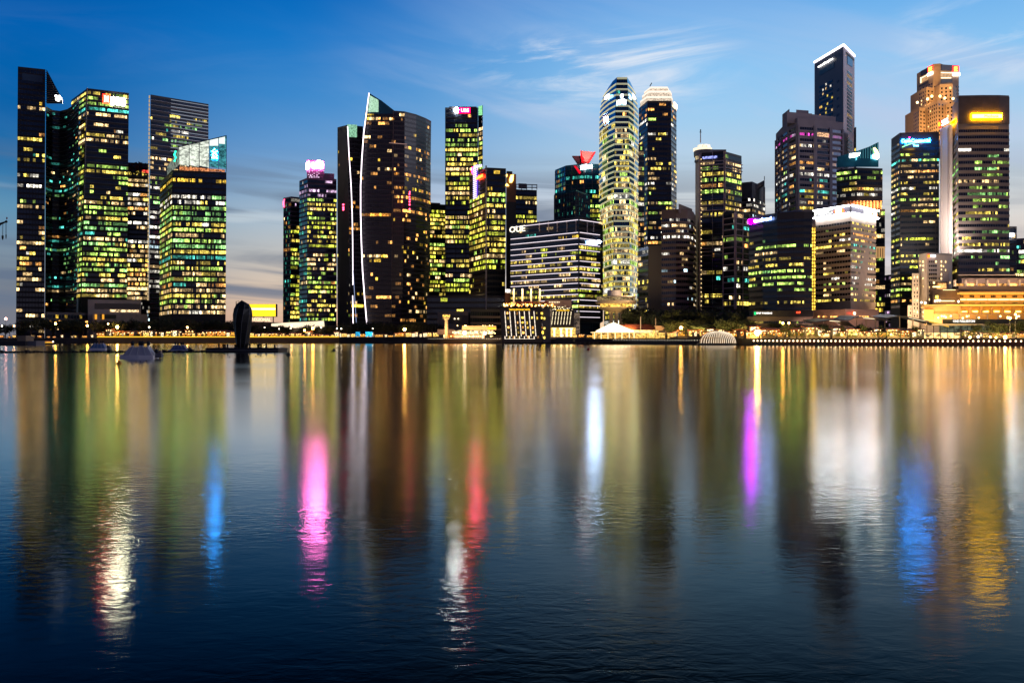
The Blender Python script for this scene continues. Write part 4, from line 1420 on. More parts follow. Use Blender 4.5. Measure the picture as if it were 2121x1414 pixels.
for (a, b), (c_, d) in zip(c, c[1:]):
    t.addpanel(mb, 1, [(a, b), (c_, d), (c_, d + .7), (a, b + 1.3)], emi('sign_green_swoosh', (.25, 1, .3), 5), 1.3, .2)
mb.build('sign_swoosh', t.root)
mb = MB()
mb.ball(tuple(t.on(1, 1882.5, 286, 1.5)), .55, emi('sign_dot_red', (1, .02, .2), 8), 6)
mb.build('sign_dot', t.root)

# 27 golden stepped tower
GOLDS = pbr('stone_golden', (.50, .34, .23), .85, noise=.08, nscale=.3)
t = Tower('office_tower', 'floodlit golden stone tower of stepped octagonal blocks with two red emblems on top', [(1899, 152), (1933, 133), (1947, 133), (1986, 135)], 950, Ys=[985, 950, 948, 968], base=Zp(300, 950), depth=40, body=GOLDS)
mb = MB()
for k in range(7):
    for f, xs, yb in ((0, (1906, 1912, 1918, 1924, 1929), 1.0), (1, (1935, 1939, 1943), 0), (2, (1952, 1958, 1964, 1975, 1980, 1984), -.12)):
        for x in xs:
            y = 171 + k * 7.4 + (yb * (1933 - x) * .5 if f == 0 else 0)
            if y < 172:
                continue
            t.level_panel(f, x, x + 2.2, y, y + 3.0, GLASS, .15, .1, mb=mb)
mb.build('windows', t.root)
t.panel(0, [(1908, 147.5), (1932.5, 136), (1932.5, 148), (1908, 158)], pbr('belt_navy', (.03, .025, .05), .5), .5, .4, 'dark_belt')
t.panel(2, [(1949, 134), (1985, 136.5), (1985, 147), (1949, 146)], pbr('belt_navy', (.03, .025, .05), .5), .5, .4, 'dark_belt')
mb = MB()
LG = emi('sign_gold_glyph', (1, .55, .05), 6, True)
LR = emi('sign_red_square', (1, .02, .02), 6, True)
t.addpanel(mb, 0, [(1923.5, 139), (1933.5, 135), (1933.5, 146), (1923.5, 150)], LR, .9, .2)
t.addpanel(mb, 2, [(1971.5, 137), (1984.5, 137.5), (1984.5, 149), (1971.5, 149)], LR, .9, .2)
r_ = mb.build('sign_panel', t.root)
mb = MB()
for x0, y0, f, kk in ((1926, 140.5, 0, -.4), (1974, 139.5, 2, 0)):
    for j in range(5):
        yy = y0 + j * 1.9
        t.addpanel(mb, f, [(x0, yy), (x0 + 7 - (2 if j % 2 else 0), yy + kk * 5), (x0 + 7 - (2 if j % 2 else 0), yy + 1.1 + kk * 5), (x0, yy + 1.1)], LG, 1.3, .2)
mb.build('emblem_bars', r_)
mb = MB()
WH = emi('sign_white_soft', (1, .9, .8), 6, True)
t.addpanel(mb, 0, [(1923, 152.5), (1934, 148), (1934, 154), (1923, 158.5)], WH, 1.2, .4)
t.addpanel(mb, 2, [(1972, 151), (1986, 151), (1986, 158), (1972, 158)], WH, 1.2, .4)
mb.build('sign_panel', t.root)
mb = MB()
t.addpanel(mb, 0, [(1908, 162), (1923, 154), (1923, 155.8), (1909.6, 163)], LEDC, .8, .3)
t.addpanel(mb, 0, [(1907.5, 161), (1909.5, 160.5), (1909.5, 172), (1907.5, 173)], LEDC, .8, .3)
t.addpanel(mb, 2, [(1948, 150), (1971, 150.5), (1971, 152.5), (1948, 152)], LEDC, .8, .3)
t.addpanel(mb, 2, [(1948, 161), (1969, 161), (1969, 163), (1948, 163)], LEDC, .8, .3)
mb.build('balcony_lights', t.root)
t.panel(2, [(1948, 152), (1970, 152.5), (1970, 161), (1948, 161)], room('balcony_gold', (1, .55, .22), .7, .4, .5, 1.3), .3, .2, 'balcony')
t.panel(0, [(1910, 164), (1923, 157), (1923, 164.5), (1910, 172)], room('balcony_gold', (1, .55, .22), .7, .4, .5, 1.3), .3, .2, 'balcony')
t.panel(2, [(1949, 164), (1972, 164), (1972, 170), (1949, 172.5)], GRANITE, .3, .2, 'dark_belt')
t.panel(0, [(1904, 178), (1923, 168), (1923, 172), (1903, 181)], GRANITE, .3, .2, 'dark_belt')


def step_block(tw, pts, Ys, ytop, ybot, seed, name='stepped_block'):
    z0, z1 = Zp(ybot, Ys[1]), Zp(ytop, Ys[1])
    mb = MB()
    fr = [(X(p, y), y) for p, y in zip(pts, Ys)]
    bk = [(fr[-1][0], max(Ys) + 20), (fr[0][0], max(Ys) + 20)]
    mb.solid([(x, y, z0) for x, y in fr + bk], [(x, y, z1) for x, y in fr + bk], GOLDS)
    o = mb.build(name, tw.root)
    wb = MB()
    rr = random.Random(seed)
    for (x0, y0), (x1, y1) in zip(fr, fr[1:]):
        a, b = Vector((x0, y0, 0)), Vector((x1, y1, 0))
        d = (b - a).normalized()
        n = Vector((d.y, -d.x, 0)) * .12
        L = (b - a).length
        m = max(1, int(L / 3.4))
        z = z1 - 5
        while z > z0 + 2:
            for i in range(m):
                p, q_ = a.lerp(b, (i + .32) / m) + n, a.lerp(b, (i + .72) / m) + n
                mt = hue('cream', 2) if rr.random() < .06 else GLASS
                wb.face([(p.x, p.y, z), (q_.x, q_.y, z), (q_.x, q_.y, z + 1.7), (p.x, p.y, z + 1.7)], mt)
            z -= 3.6
    wb.build('windows', o)
    return o


step_block(t, [1903, 1919, 1934], [962, 946, 950], 180, 290, 1)
step_block(t, [1946, 1973, 1981], [938, 934, 952], 173, 290, 2)
step_block(t, [1921, 1942, 1962], [930, 912, 918], 207, 290, 3)
step_block(t, [1892, 1904, 1917], [940, 925, 930], 222, 290, 4)
step_block(t, [1960, 1982, 1998], [915, 905, 915], 211, 290, 5)
for (a, b, ya, en) in ((1925, 206, 925, 4500), (1955, 206, 922, 5000), (1912, 285, 890, 19000), (1945, 285, 880, 22000), (1905, 215, 935, 3000)):
    area_light('golden_floodlight', (X(a, ya) - 2, ya - 12, Zp(b, ya)), (X(a + 4, ya + 15), ya + 20, Zp(b - 28, ya)), en * .8, 14, (1, .58, .20), 5)
mb = MB()
for (a, b, Y_) in ((1922, 205, 926), (1931, 199, 926), (1948, 199, 920), (1958, 203, 925), (1901, 212, 940), (1975, 204, 918)):
    mb.ball((X(a, Y_), Y_ + 1, Zp(b, Y_)), 1.3, emi('flood_lens', (1, .70, .30), 6, True), 6)
mb.build('floodlight_lenses', t.root)

# 28 white slab and the banded tower with the yellow sign
t = Tower('slab_tower', 'blank pale fluted slab with a red round emblem left of the yellow signed tower', [(1947, 268), (1968, 258), (1973, 256)], 560, Ys=[575, 562, 560], depth=30, cat='building', body=pbr('slab_white', (.72, .64, .58), .6, noise=.05, nscale=.05), bot=[1947, 1969, 1973])
t.zt = Zp(262, 565)
mb = MB()
for u in (.12, .80, .90):
    t.strip(mb, 0, t.zb, t.zt - 1, .35, pbr('slab_groove', (.30, .26, .25), .7), u, u + .03)
mb.build('grooves', t.root)
mb = MB()
pts = [t.on(0, 1949.5 + 3.6 * math.cos(a), 257.5 + 8 * math.sin(a), 0.0) for a in [k * math.pi / 8 for k in range(16)]]
n = t.nrm(0)
mb.solid([p + n * .4 for p in pts], [p + n * 1.0 for p in pts], emi('sign_red_disc', (1, .05, .04), 1.6))
mb.solid([p.lerp(sum(pts, Vector()) / 16, .38) + n * 1.02 for p in pts], [p.lerp(sum(pts, Vector()) / 16, .38) + n * 1.3 for p in pts], emi('sign_gold_disc', (1, .55, .04), 2.0))
mb.build('sign_emblem', t.root)
t.text(0, '\u4e2d\u56fd\u94f6\u884c', 1954, 1967, 250, 256.5, emi('sign_white_mid', (.95, .92, 1), 4), 1.0, .3)
mb = MB()
t.level_panel(0, 1953.5, 1968, 258.5, 261.5, emi('sign_white_mid', (.95, .92, 1), 4), 1.0, .3, mb=mb)
mb.build('sign_line', t.root)
t.root['label'] = 'blank pale fluted slab with a red round emblem left of the yellow signed tower'

BB = pbr('band_beige', (.24, .20, .18), .8, noise=.1)
t = Tower('office_tower', 'octagonal beige banded tower with a yellow glowing sign near the right edge', [(1972, 212), (1985, 200), (2034, 199), (2069, 199), (2090, 199)], 545, Ys=[572, 544, 543, 543, 544], bot=[1972, 1985, 2034, 2069, 2091], depth=32, body=BB)
t.zt = Zp(200, 545)
t.windows(281, 3.55, [(260, 280, 0, 'X'), (280, 320, .12, 'S'), (320, 570, .50, 'G')], pane=1.2, run=6, wf=.46, lo=.3, ledge=BB, sill=1.3, py0=266, py1=567, levelw=(3, 5, 2))
mb = MB()
t.strip(mb, 1, Zp(258, 545), Zp(202, 545), .4, GRANITE, 0, 1, .1)
t.strip(mb, 2, Zp(258, 545), Zp(202, 545), .4, GRANITE, 0, 1, .1)
t.strip(mb, 3, Zp(258, 545), Zp(202, 545), .4, GRANITE, 0, 1, .1)
mb.build('blank_crown', t.root)
YM = emi('sign_yellow_hot', (1, .42, .0), 75, True)
zt_, zb_ = Zp(237.2, 545), Zp(250, 545)
mb = MB()
for f, (u0, u1) in ((1, (.52, 1)), (2, (0, 1)), (3, (0, .16))):
    t.strip(mb, f, zb_, zt_, 1.3, YM, u0, u1, .8)
mb.build('sign_panel', t.root)
mb = MB()
t.strip(mb, 1, zb_ + .7, zt_ - .7, 1.6, emi('sign_yellow_core', (1, .60, .06), 16, True), .55, 1, 1.31)
t.strip(mb, 2, zb_ + .7, zt_ - .7, 1.6, emi('sign_yellow_core', (1, .60, .06), 16, True), 0, 1, 1.31)
t.strip(mb, 3, zb_ + .7, zt_ - .7, 1.6, emi('sign_yellow_core', (1, .60, .06), 16, True), 0, .13, 1.31)
mb.build('sign_core', t.root)
t.text(2, 'Maybank', 2036, 2065, 239.5, 247, emi('sign_yellow_letter', (1, .72, .05), 1.0), 1.9, .2)
t.panel(0, [(1972.5, 254.5), (1981.5, 247.5), (1981.5, 251.5), (1972.5, 259)], YM, 1.0, .4)

area_light('slab_floodlight', (X(1950, 541), 541, 51), (X(1958, 572), 574, 82), 22000, 12, (1, .82, .74), 6)

# 29 right edge buildings
t = Tower('office_building', 'dark block with a glaring white lamp at the right edge beside the banded tower', [(2086, 469), (2106, 469)], 700, body=GRANITE)
t.windows(291, 4, [(460, 520, .02, 'X'), (520, 600, .4, 'X')], pane=1.5, run=3)
mb = MB()
mb.ball(tuple(t.on(0, 2094, 487, 1.5)), 1.5, emi('lamp_glare', (.95, 1, 1), 40, True), 8)
mb.build('roof_lamp', t.root)
t = Tower('office_building', 'slate building half cut by the right edge of the view with lit lower floors', [(2103, 494), (2150, 492)], 780, body=PLATE)
t.windows(292, 4, [(490, 520, .35, 'T'), (520, 600, .55, 'G')], pane=1.5, run=3)

# ------------------------------------------------------------------ waterfront buildings
# white stepped classical tower
IV = pbr('stone_ivory', (.60, .53, .44), .8, noise=.06, nscale=.3)
t = Tower('classical_tower', 'ivory stone tower with stepped shoulders and small windows, floodlit, left of the golden hotel', [(1903, 528), (1920, 523), (1972, 526)], 520, Ys=[532, 522, 528], bot=[1903, 1920, 1972], depth=25, cat='building', body=IV)
for a, b, top in ((1889, 1904, 566), (1880, 1890, 632)):
    o = pbox('shoulder_block', t.root, a, b, top, 708, 524, 22, IV)
    mb = MB()
    for i in range(int((655 - top) / 7)):
        for x in (a + 4, b - 5):
            y = top + 6 + i * 8
            mb.box(X(x, 524), X(x + 1.7, 524), 523.8, 523.9, Zp(y + 4, 524), Zp(y, 524), hue('cream', 2) if (i * 7 + int(x)) % 3 == 0 else GLASS)
    mb.build('windows', o)
pbox('shoulder_block', t.root, 1951, 1966, 561, 708, 517, 6, IV)
rr = random.Random(31)
for k in range(14):
    y = 540 + k * 8.7
    mb = MB()
    for f, a in [(0, 1906), (0, 1912)] + [(1, 1924 + i * 4.3) for i in range(4)] + [(1, 1944 + i * 4.5) for i in range(6)]:
        big = 1922 < a < 1940
        lit = rr.random() < (.12 if big else .22)
        mt = hue('cream', 2) if lit else (GLASS if big or rr.random() < .15 else None)
        if mt:
            t.level_panel(f, a, a + (2.4 if big else 1.6), y, y + 4, mt, .3 if a < 1950 else .3, .2, mb=mb)
    if mb.f:
        mb.build('window_band', t.root)
t.level_panel(1, 1921, 1971, 523.5, 527, pbr('stone_grey', (.35, .33, .30), .8), .4, .3, name='parapet')
mb = MB()
p = t.on(1, 1918 + 4, 530.5, .8)
mb.ball(tuple(p), .9, emi('sign_redorange_dot', (1, .12, .01), 5), 8)
mb.build('sign_emblem', t.root)
t.text(1, '\u4e2d\u56fd\u94f6\u884c', 1925, 1936, 527.5, 532.5, emi('sign_white_mid', (.95, .92, 1), 4), .8, .25)
area_light('ivory_floodlight', (X(1925, 470), 480, 4), (X(1930, 525), 525, 38), 16000, 30, (1, .66, .38), 5)
area_light('ivory_floodlight', (X(1893, 500), 505, 8), (X(1900, 530), 530, 36), 5000, 12, (1, .66, .38), 3)

# golden hotel
YH = 485
GS = pbr('hotel_stone', (.46, .29, .12), .8, noise=.1, nscale=.4)
hr = thing('grand_hotel', (X(2040, YH), YH, LAND), 'long golden floodlit classical hotel with colonnades and a dark roof band at the right edge', 'hotel')


def hbox(name, a, b, yt, yb, y0, d, mat, parent=hr):
    return pbox(name, parent, a, b, yt, yb, y0, d, mat)


hbox('wall', 1914, 2200, 634, 672, YH + 3, 30, GS)
hbox('wall', 1989, 2200, 604, 634.5, YH + 6, 26, GS)
hbox('roof_band', 1986, 2200, 592, 604, YH + 4, 26, pbr('roof_tile_dark', (.04, .025, .02), .7))
hbox('penthouse', 1992, 2200, 576, 592, YH + 8, 20, pbr('stone_mauve', (.34, .27, .25), .8, noise=.1))
hbox('roof_slab', 1984, 2200, 568.5, 570.5, YH + 10, 22, IV)
hbox('cornice', 1908, 2200, 630.5, 634.5, YH, 34, GS)
hbox('cornice', 1987, 2200, 603.6, 606, YH + 3, 28, GS)
hbox('wing', 1932, 1989, 599, 632, YH + 5, 24, pbr('stone_dusky', (.16, .11, .09), .8, noise=.2))
hbox('turret', 1940, 1960, 586, 600, YH + 6, 12, GS)
hbox('turret', 1926, 1942, 590, 634, YH + 8, 12, pbr('stone_dusky', (.16, .11, .09), .8))
hbox('roof_cap', 1937, 1963, 583.5, 586, YH + 4, 16, pbr('roof_tile_dark', (.04, .025, .02), .7))
hbox('roof_cap', 1924, 1944, 588, 590.3, YH + 6, 14, pbr('roof_tile_dark', (.04, .025, .02), .7))
COVE = emi('cove_gold', (1, .60, .10), 1.9)
COVEH = emi('cove_hot', (1, .74, .30), 3.4)
rr = random.Random(32)
for k in range(10):
    a = 1991 + k * 22.5
    mb = MB()
    mb.box(X(a, YH), X(a + 20, YH), YH + 5.3, YH + 5.9, Zp(620.5, YH), Zp(618.3, YH), COVEH)
    mb.build('cove_light', hr)
    mb = MB()
    mb.box(X(a + 4, YH), X(a + 17, YH), YH + 2.3, YH + 2.9, Zp(646.5, YH), Zp(642.5, YH), hue('gold', 2))
    mb.box(X(a + 6, YH), X(a + 15, YH), YH + 1.8, YH + 2.2, Zp(646, YH), Zp(644, YH), COVEH)
    mb.build('loggia_light', hr)
    mb = MB()
    for j in (7, 10.5, 14):
        mb.box(X(a + j - .9, YH), X(a + j + .9, YH), YH + 5.4, YH + 5.9, Zp(615, YH), Zp(611, YH), GLASS)
    for j in (6, 9, 12, 15):
        mb.box(X(a + j - .8, YH), X(a + j + .8, YH), YH + 5.4, YH + 5.9, Zp(627.5, YH), Zp(625.5, YH), hue('gold', 0))
    mb.build('windows', hr)
    mb = MB()
    mb.box(X(a - 1.6, YH), X(a + 1.6, YH), YH + 6.2, YH + 7.9, Zp(592, YH), Zp(578, YH), IV)
    mb.build('pilaster', hr)
    mb = MB()
    mb.box(X(a - 1.2, YH), X(a + 1.2, YH), YH + .8, YH + 2.9, Zp(651, YH), Zp(635, YH), GS)
    mb.build('column', hr)
    mb = MB()
    mb.box(X(a + 3, YH), X(a + 19, YH), YH + 7.3, YH + 7.9, Zp(590, YH), Zp(585.5, YH), hue('warm', 2 if k % 2 else 1))
    mb.build('windows', hr)
mb = MB()
mb.box(X(1990, YH), X(2200, YH), YH + 3.4, YH + 4.0, Zp(607.6, YH), Zp(606.4, YH), COVE)
mb.box(X(1914, YH), X(2200, YH), YH - .5, YH - .01, Zp(632.2, YH), Zp(631.2, YH), COVE)
mb.box(X(1914, YH), X(2200, YH), YH + 1.6, YH + 2.2, Zp(651.2, YH), Zp(650.2, YH), COVE)
mb.box(X(1956, YH), X(1984, YH), YH + 3.6, YH + 4.4, Zp(623.4, YH), Zp(621.6, YH), COVEH)
mb.box(X(1942, YH), X(1957, YH), YH + 5.0, YH + 5.6, Zp(594, YH), Zp(591.5, YH), COVEH)
mb.box(X(1961, YH), X(1986, YH), YH + 3.6, YH + 4.4, Zp(600, YH), Zp(599.2, YH), COVEH)
mb.build('cove_light', hr)
mb = MB()
for x, y in ((1941, 623), (1946, 622), (1950, 622), (1912, 626), (1920, 627), (1989, 624)):
    mb.ball((X(x, YH), YH + 2, Zp(y, YH)), .55, emi('lantern_cream', (1, .85, .6), 7), 6)
mb.box(X(1945.5, YH), X(1951, YH), YH + 4, YH + 4.8, Zp(618, YH), Zp(611, YH), hue('yel', 2))
for i in range(9):
    mb.box(X(1918 + i * 2.2, YH), X(1919 + i * 2.2, YH), YH + 1.6, YH + 2.4, Zp(662, YH), Zp(641, YH), COVE)
mb.build('lanterns', hr)
text3d('THE', Vector((X(2110, YH), YH + 7, Zp(570.5 + 0, YH))), Vector((X(2128, YH), YH + 7, Zp(570.5, YH))), 1.2, Vector((0, -1, 0)), COVEH, 3.6, .2, 0, 'sign_lettering', hr)
area_light('hotel_uplight', (X(2050, 470), 473, Zp(655, 470)), (X(2050, YH), YH + 4, Zp(632, YH)), 3300, 55, (1, .46, .07), 2)
area_light('hotel_uplight', (X(2050, 480), 481, Zp(630, 480)), (X(2050, YH), YH + 8, Zp(608, YH)), 2800, 48, (1, .46, .07), 1)
area_light('hotel_uplight', (X(2050, 482), 485, Zp(593, 482)), (X(2050, YH), YH + 9, Zp(582, YH)), 1600, 48, (1, .66, .45), 1)

# glass quay pavilion with name band, in front of the hotel
YP = 425
pv = thing('quay_pavilion', (X(2010, YP), YP, LAND), 'low glass quay pavilion with a dark green name band below the golden hotel', 'building')
hbox('name_band', 1952, 2200, 661, 669.5, YP, 12, pbr('band_green', (.05, .055, .035), .5), pv)
hbox('canopy', 1930, 2200, 670.5, 674, YP - 3, 16, pbr('canopy_cream', (.50, .42, .28), .7), pv)
hbox('glass_wall', 1945, 2075, 674, 689, YP + 1, 8, room('pavilion_upper', (.50, .55, .35), .16, .5, .3, 1.8), pv)
mb = MB()
mb.box(X(1902, YP), X(2060, YP), YP + .5, YP + 7, LAND, Zp(689, YP), room('pavilion_lower', (1, .62, .22), 1.9, .35, .0, 1.5))
mb.build('glass_wall', pv)
mb = MB()
for a in range(1905, 2075, 14):
    mb.box(X(a, YP), X(a + .9, YP), YP - .4, YP - .1, LAND, Zp(674, YP), FRAME)
mb.build('mullions', pv)
mb = MB()
for i, a in enumerate((1972, 1987, 2004, 2022, 2044, 2066, 2090, 2112)):
    mb.box(X(a, YP), X(a + 1.4, YP), YP - .5, YP - .1, Zp(661, YP), Zp(651, YP), COLM)
mb.box(X(1940, YP), X(2150, YP), YP - .8, YP - .55, Zp(651.5, YP), Zp(650.4, YP), COLM)
mb.build('terrace_frame', pv)
mb = MB()
for i in range(16):
    a = rr.uniform(1945, 2118)
    mb.ball((X(a, YP), YP + 1.5, Zp(rr.uniform(654, 659), YP)), .45, emi('lamp_gold', (1, .62, .2), 9), 6)
mb.build('terrace_lamps', pv)
text3d('ONE FULLERTON', Vector((X(1973, YP), YP, Zp(667.5, YP))), Vector((X(2018, YP), YP, Zp(667.5, YP))), 5.0 * YP / F, Vector((0, -1, 0)), emi('sign_pavilion', (1, .92, .8), 1.8), .5, .2, .01, 'sign_lettering', pv)
area_light('pavilion_light', (X(2000, 405), 408, 4.2), (X(2000, YP), YP + 2, Zp(676, YP)), 3000, 40, (1, .7, .35), 2)

# three swept roofs over the promenade
for lab, pts, yd, x_l in (('dark swept metal roof rising to the left, in front of the bank podium', [(1690, 665), (1720, 661), (1757, 664.5), (1770, 675)], 432, 1692),
                          ('dark swept metal roof with a bright soffit strip between two other swept roofs', [(1757, 662), (1772, 655), (1800, 656), (1830, 659), (1845, 664)], 430, 1760),
                          ('long dark swept metal roof drooping to a gold lit tip left of the quay pavilion', [(1838, 657), (1860, 652), (1885, 655), (1925, 664), (1965, 674.5)], 428, 1840)):
    sr = thing('swept_roof', (X(sum(p[0] for p in pts) / len(pts), yd), yd, LAND), lab, 'canopy', 'swept roofs over the promenade')
    mb = MB()
    n = len(pts)
    for y0, y1 in ((yd - 4, yd + 16),):
        a = [(X(p, y0), y0, Zp(q_, y0) - .2) for p, q_ in pts] + [(X(p, y0), y0, Zp(q_ + 1.8, y0) - .2) for p, q_ in reversed(pts)]
        b = [(X(p, y0), y1, Zp(q_, y0) + .9) for p, q_ in pts] + [(X(p, y0), y1, Zp(q_ + 1.6, y0) + .9) for p, q_ in reversed(pts)]
        mb.solid(a, b, ROOF)
    mb.build('roof', sr)
    mb = MB()
    xs = [p[0] for p in pts]
    for a in [xs[0] + (xs[-1] - xs[0]) * u for u in (.2, .42, .64, .86)]:
        for (p0, q0), (p1, q1) in zip(pts, pts[1:]):
            if p0 <= a <= p1:
                yy = q0 + (q1 - q0) * (a - p0) / (p1 - p0)
        mb.tube([(X(a, yd + 2), yd + 2, LAND), (X(a, yd + 2), yd + 2, Zp(yy + 1.5, yd))], .18, COLM, 6)
    mb.build('column', sr)
    mb = MB()
    u0, u1 = (.35, .62)
    a, b = xs[0] + (xs[-1] - xs[0]) * u0, xs[0] + (xs[-1] - xs[0]) * u1
    yl = []
    for c_ in (a, b):
        for (p0, q0), (p1, q1) in zip(pts, pts[1:]):
            if p0 <= c_ <= p1:
                yl.append(q0 + (q1 - q0) * (c_ - p0) / (p1 - p0) + 3)
    mb.tube([(X(a, yd - 3), yd - 3, Zp(yl[0], yd)), (X(b, yd - 3), yd - 3, Zp(yl[1], yd))], .16, LEDC, 5)
    mb.build('soffit_light', sr)
    for k, u in enumerate((.3, .55, .8)):
        pass
p = [(1925, 664.5), (1965, 675)]
mb = MB()
mb.tube([(X(a, 423), 423, Zp(b + 1.2, 424)) for a, b in p], .35, emi('tip_gold', (1, .55, .08), .9), 5)
mb.build('tip_light', sr)
bar = Tower('low_building', 'long dark terrace building with uplit pillars under the swept roofs', [(1688, 676), (1905, 680)], 450, depth=10, body=GRANITE)
mb = MB()
for a in (1712, 1745, 1762, 1779, 1797, 1887, 1903):
    bar.level_panel(0, a, a + 1.8, 682, 690, room('pillar_glow', (1, .68, .30), .9, .2, .4, 1.4), .6, .5, mb=mb)
mb.build('pillars', bar.root)
mb = MB()
for i in range(16):
    bar.level_panel(0, 1700 + i * 12, 1709 + i * 12, 692.5, 696.5, hue('warm', rr.choice((0, 1, 2))), .5, .3, mb=mb)
mb.build('shop_windows', bar.root)

# hotel over the water with raked light bars
YB = 548
fb = thing('bay_hotel', (X(1090, YB), YB, 0), 'dark glass hotel on piles over the water, faced with seven raked glowing bars', 'hotel')
BG = pbr('bay_glass', (.018, .016, .016), .2, .2)


pbox('wall', fb, 1040, 1124, 637, 709.5, YB, 20, BG, 1035, 1122)
pbox('side_wall', fb, 1124.3, 1141, 638, 709.5, YB + 1.5, 20, FRAMEG, 1122.3, 1139)
pbox('roof_terrace', fb, 1036, 1140, 634.5, 636.8, YB - 1, 22, FRAME)
rr = random.Random(41)
for k in range(7):
    x1, x0 = 1045.5 + k * 10.05, 1049.5 + k * 10.1
    mb = MB()
    for j in range(6):
        ya, yb = 644.5 + j * 8.8, 652.4 + j * 8.8
        f = lambda y: x1 + (x0 - x1) * (y - 644.5) / 52
        mb.tube([(X(f(ya), YB - .8), YB - .8, Zp(ya, YB)), (X(f(yb), YB - .8), YB - .8, Zp(yb, YB))], .22, emi('bar_white', (1, .84, .66), 1.5), 5)
    mb.tube([(X(x1 + .5, YB - .8), YB - .8, Zp(696, YB)), (X(x1 + .5, YB - .8), YB - .8, Zp(702, YB))], .22, emi('bar_white', (1, .84, .66), 1.5), 5)
    mb.build('light_bar', fb)
mb = MB()
mb.tube([(X(1046, YB - .6), YB - .6, Zp(701.5, YB)), (X(1108, YB - .6), YB - .6, Zp(701.5, YB))], .09, emi('bar_white', (1, .84, .66), 1.5), 4)
mb.build('light_bar', fb)
for r in range(6):
    mb = MB()
    y = 646 + r * 9.9
    for k in range(8):
        a = 1042.5 + k * 10.1 + r * .5 + 7
        if rr.random() < .62:
            w_ = rr.uniform(2.4, 5.0)
            mb.box(X(a, YB), X(a + w_, YB), YB - .14, YB - .05, Zp(y + rr.uniform(4, 6), YB), Zp(y, YB), hue(rr.choice(['gold', 'gold', 'yel', 'warm', 'orange']), rr.choice((0, 1, 2))))
    if r in (1, 3, 5):
        a = 1126
        mb.box(X(a, YB), X(a + 3.4, YB), YB + 1.3, YB + 1.42, Zp(y + 6, YB), Zp(y + 1, YB), hue('yel', 2))
    mb.build('window_band', fb)
text3d('THE FULLERTON BAY HOTEL', Vector((X(1054, YB), YB - .3, Zp(643, YB))), Vector((X(1098, YB), YB - .3, Zp(643, YB))), 3.6 * YB / F, Vector((0, -1, 0)), emi('sign_gold_soft', (1, .55, .02), 2.6), .5, .15, .01, 'sign_lettering', fb)
mb = MB()
for i in range(70):
    a = rr.uniform(1042, 1150)
    y = 630 + rr.random() * 5.5
    mb.ball((X(a, YB + 6), YB + rr.uniform(0, 8), Zp(y, YB + 6)), rr.uniform(.25, .55), emi('lamp_orange', (1, .32, .05), 8) if rr.random() < .6 else emi('lamp_gold', (1, .62, .2), 9), 5)
mb.build('terrace_lamps', fb)
pbox('terrace_canopy', fb, 1068, 1136, 624.5, 627, YB + 4, 10, pbr('canopy_red', (.30, .08, .05), .7))
mb = MB()
for a in range(1044, 1140, 12):
    mb.box(X(a, YB), X(a + 1, YB), YB + 2, YB + 3, -2, Zp(709.5, YB), CONCD)
mb.build('pile', fb)
fb2 = thing('bay_hotel_wing', (X(1170, YB), YB, 0), 'hotel wing with slanted light bars above a bright gold pillared porch', 'hotel')
pbox('wall', fb2, 1142, 1188, 641, 678, YB + 3, 18, BG, 1144, 1190)
pbox('attic', fb2, 1138, 1184, 621, 636, YB + 10, 16, pbr('attic_beige', (.45, .30, .24), .7), 1128, 1184)
pbox('porch', fb2, 1141, 1192, 678.5, 697.5, YB + 4, 16, room('porch_gold', (1, .60, .12), 1.3, .6, .35, 1.4))
pbox('porch_deck', fb2, 1139, 1192, 697.6, 702, YB + 1, 18, pbr('deck_beige', (.5, .38, .26), .7))
pbox('lower_hall', fb2, 1141, 1192, 702.2, 709, YB + 4, 16, room('hall_amber', (1, .42, .06), .8, .8, .2, 1.5))
for k in range(7):
    mb = MB()
    for j in range(3):
        f = lambda y: 1146 + k * 6.2 - (y - 645) * .13
        ya, yb = 645 + j * 9.4, 653 + j * 9.4
        mb.tube([(X(f(ya), YB + 2.2), YB + 2.2, Zp(ya, YB)), (X(f(yb), YB + 2.2), YB + 2.2, Zp(yb, YB))], .2, emi('bar_warm', (1, .82, .5), 1.4), 5)
    mb.build('light_bar', fb2)
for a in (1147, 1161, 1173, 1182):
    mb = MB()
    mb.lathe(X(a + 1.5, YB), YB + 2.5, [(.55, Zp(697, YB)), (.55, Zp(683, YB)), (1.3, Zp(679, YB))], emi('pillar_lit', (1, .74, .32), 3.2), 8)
    mb.build('column', fb2)
text3d('THE FULLERTON BAY HOTEL', Vector((X(1153, YB), YB + 2.8, Zp(643.6, YB))), Vector((X(1180, YB), YB + 2.8, Zp(643.6, YB))), 2.6 * YB / F, Vector((0, -1, 0)), emi('sign_gold_soft', (1, .55, .02), 2.6), .5, .15, .01, 'sign_lettering', fb2)
mb = MB()
for i in range(10):
    mb.ball((X(1129 + i * 3.4, YB), YB + 9, Zp(624.5, YB)), .35, LEDC, 5)
for i in range(40):
    mb.ball((X(rr.uniform(1120, 1190), YB), YB + 2, Zp(rr.uniform(634, 641), YB)), rr.uniform(.15, .35), LEDC, 5)
mb.build('terrace_lamps', fb2)
gl = thing('glass_link', (X(1132, YB), YB + 4, LAND), 'small glass link tower with a glowing star lamp between the two hotel wings', 'building')
pbox('wall', gl, 1133, 1143, 640, 700, YB + 5, 8, room('link_glass', (.8, .55, .35), .16, .5, 0, 1.6))
pbox('wall', gl, 1188, 1201, 648, 703, YB + 5, 8, room('link_glass', (.8, .55, .35), .16, .5, 0, 1.6))
mb = MB()
mb.ball((X(1134.5, YB), YB + 3, Zp(655, YB)), 1.2, emi('lamp_glow_warm', (1, .72, .42), 22, True), 8)
mb.build('star_lamp', gl)

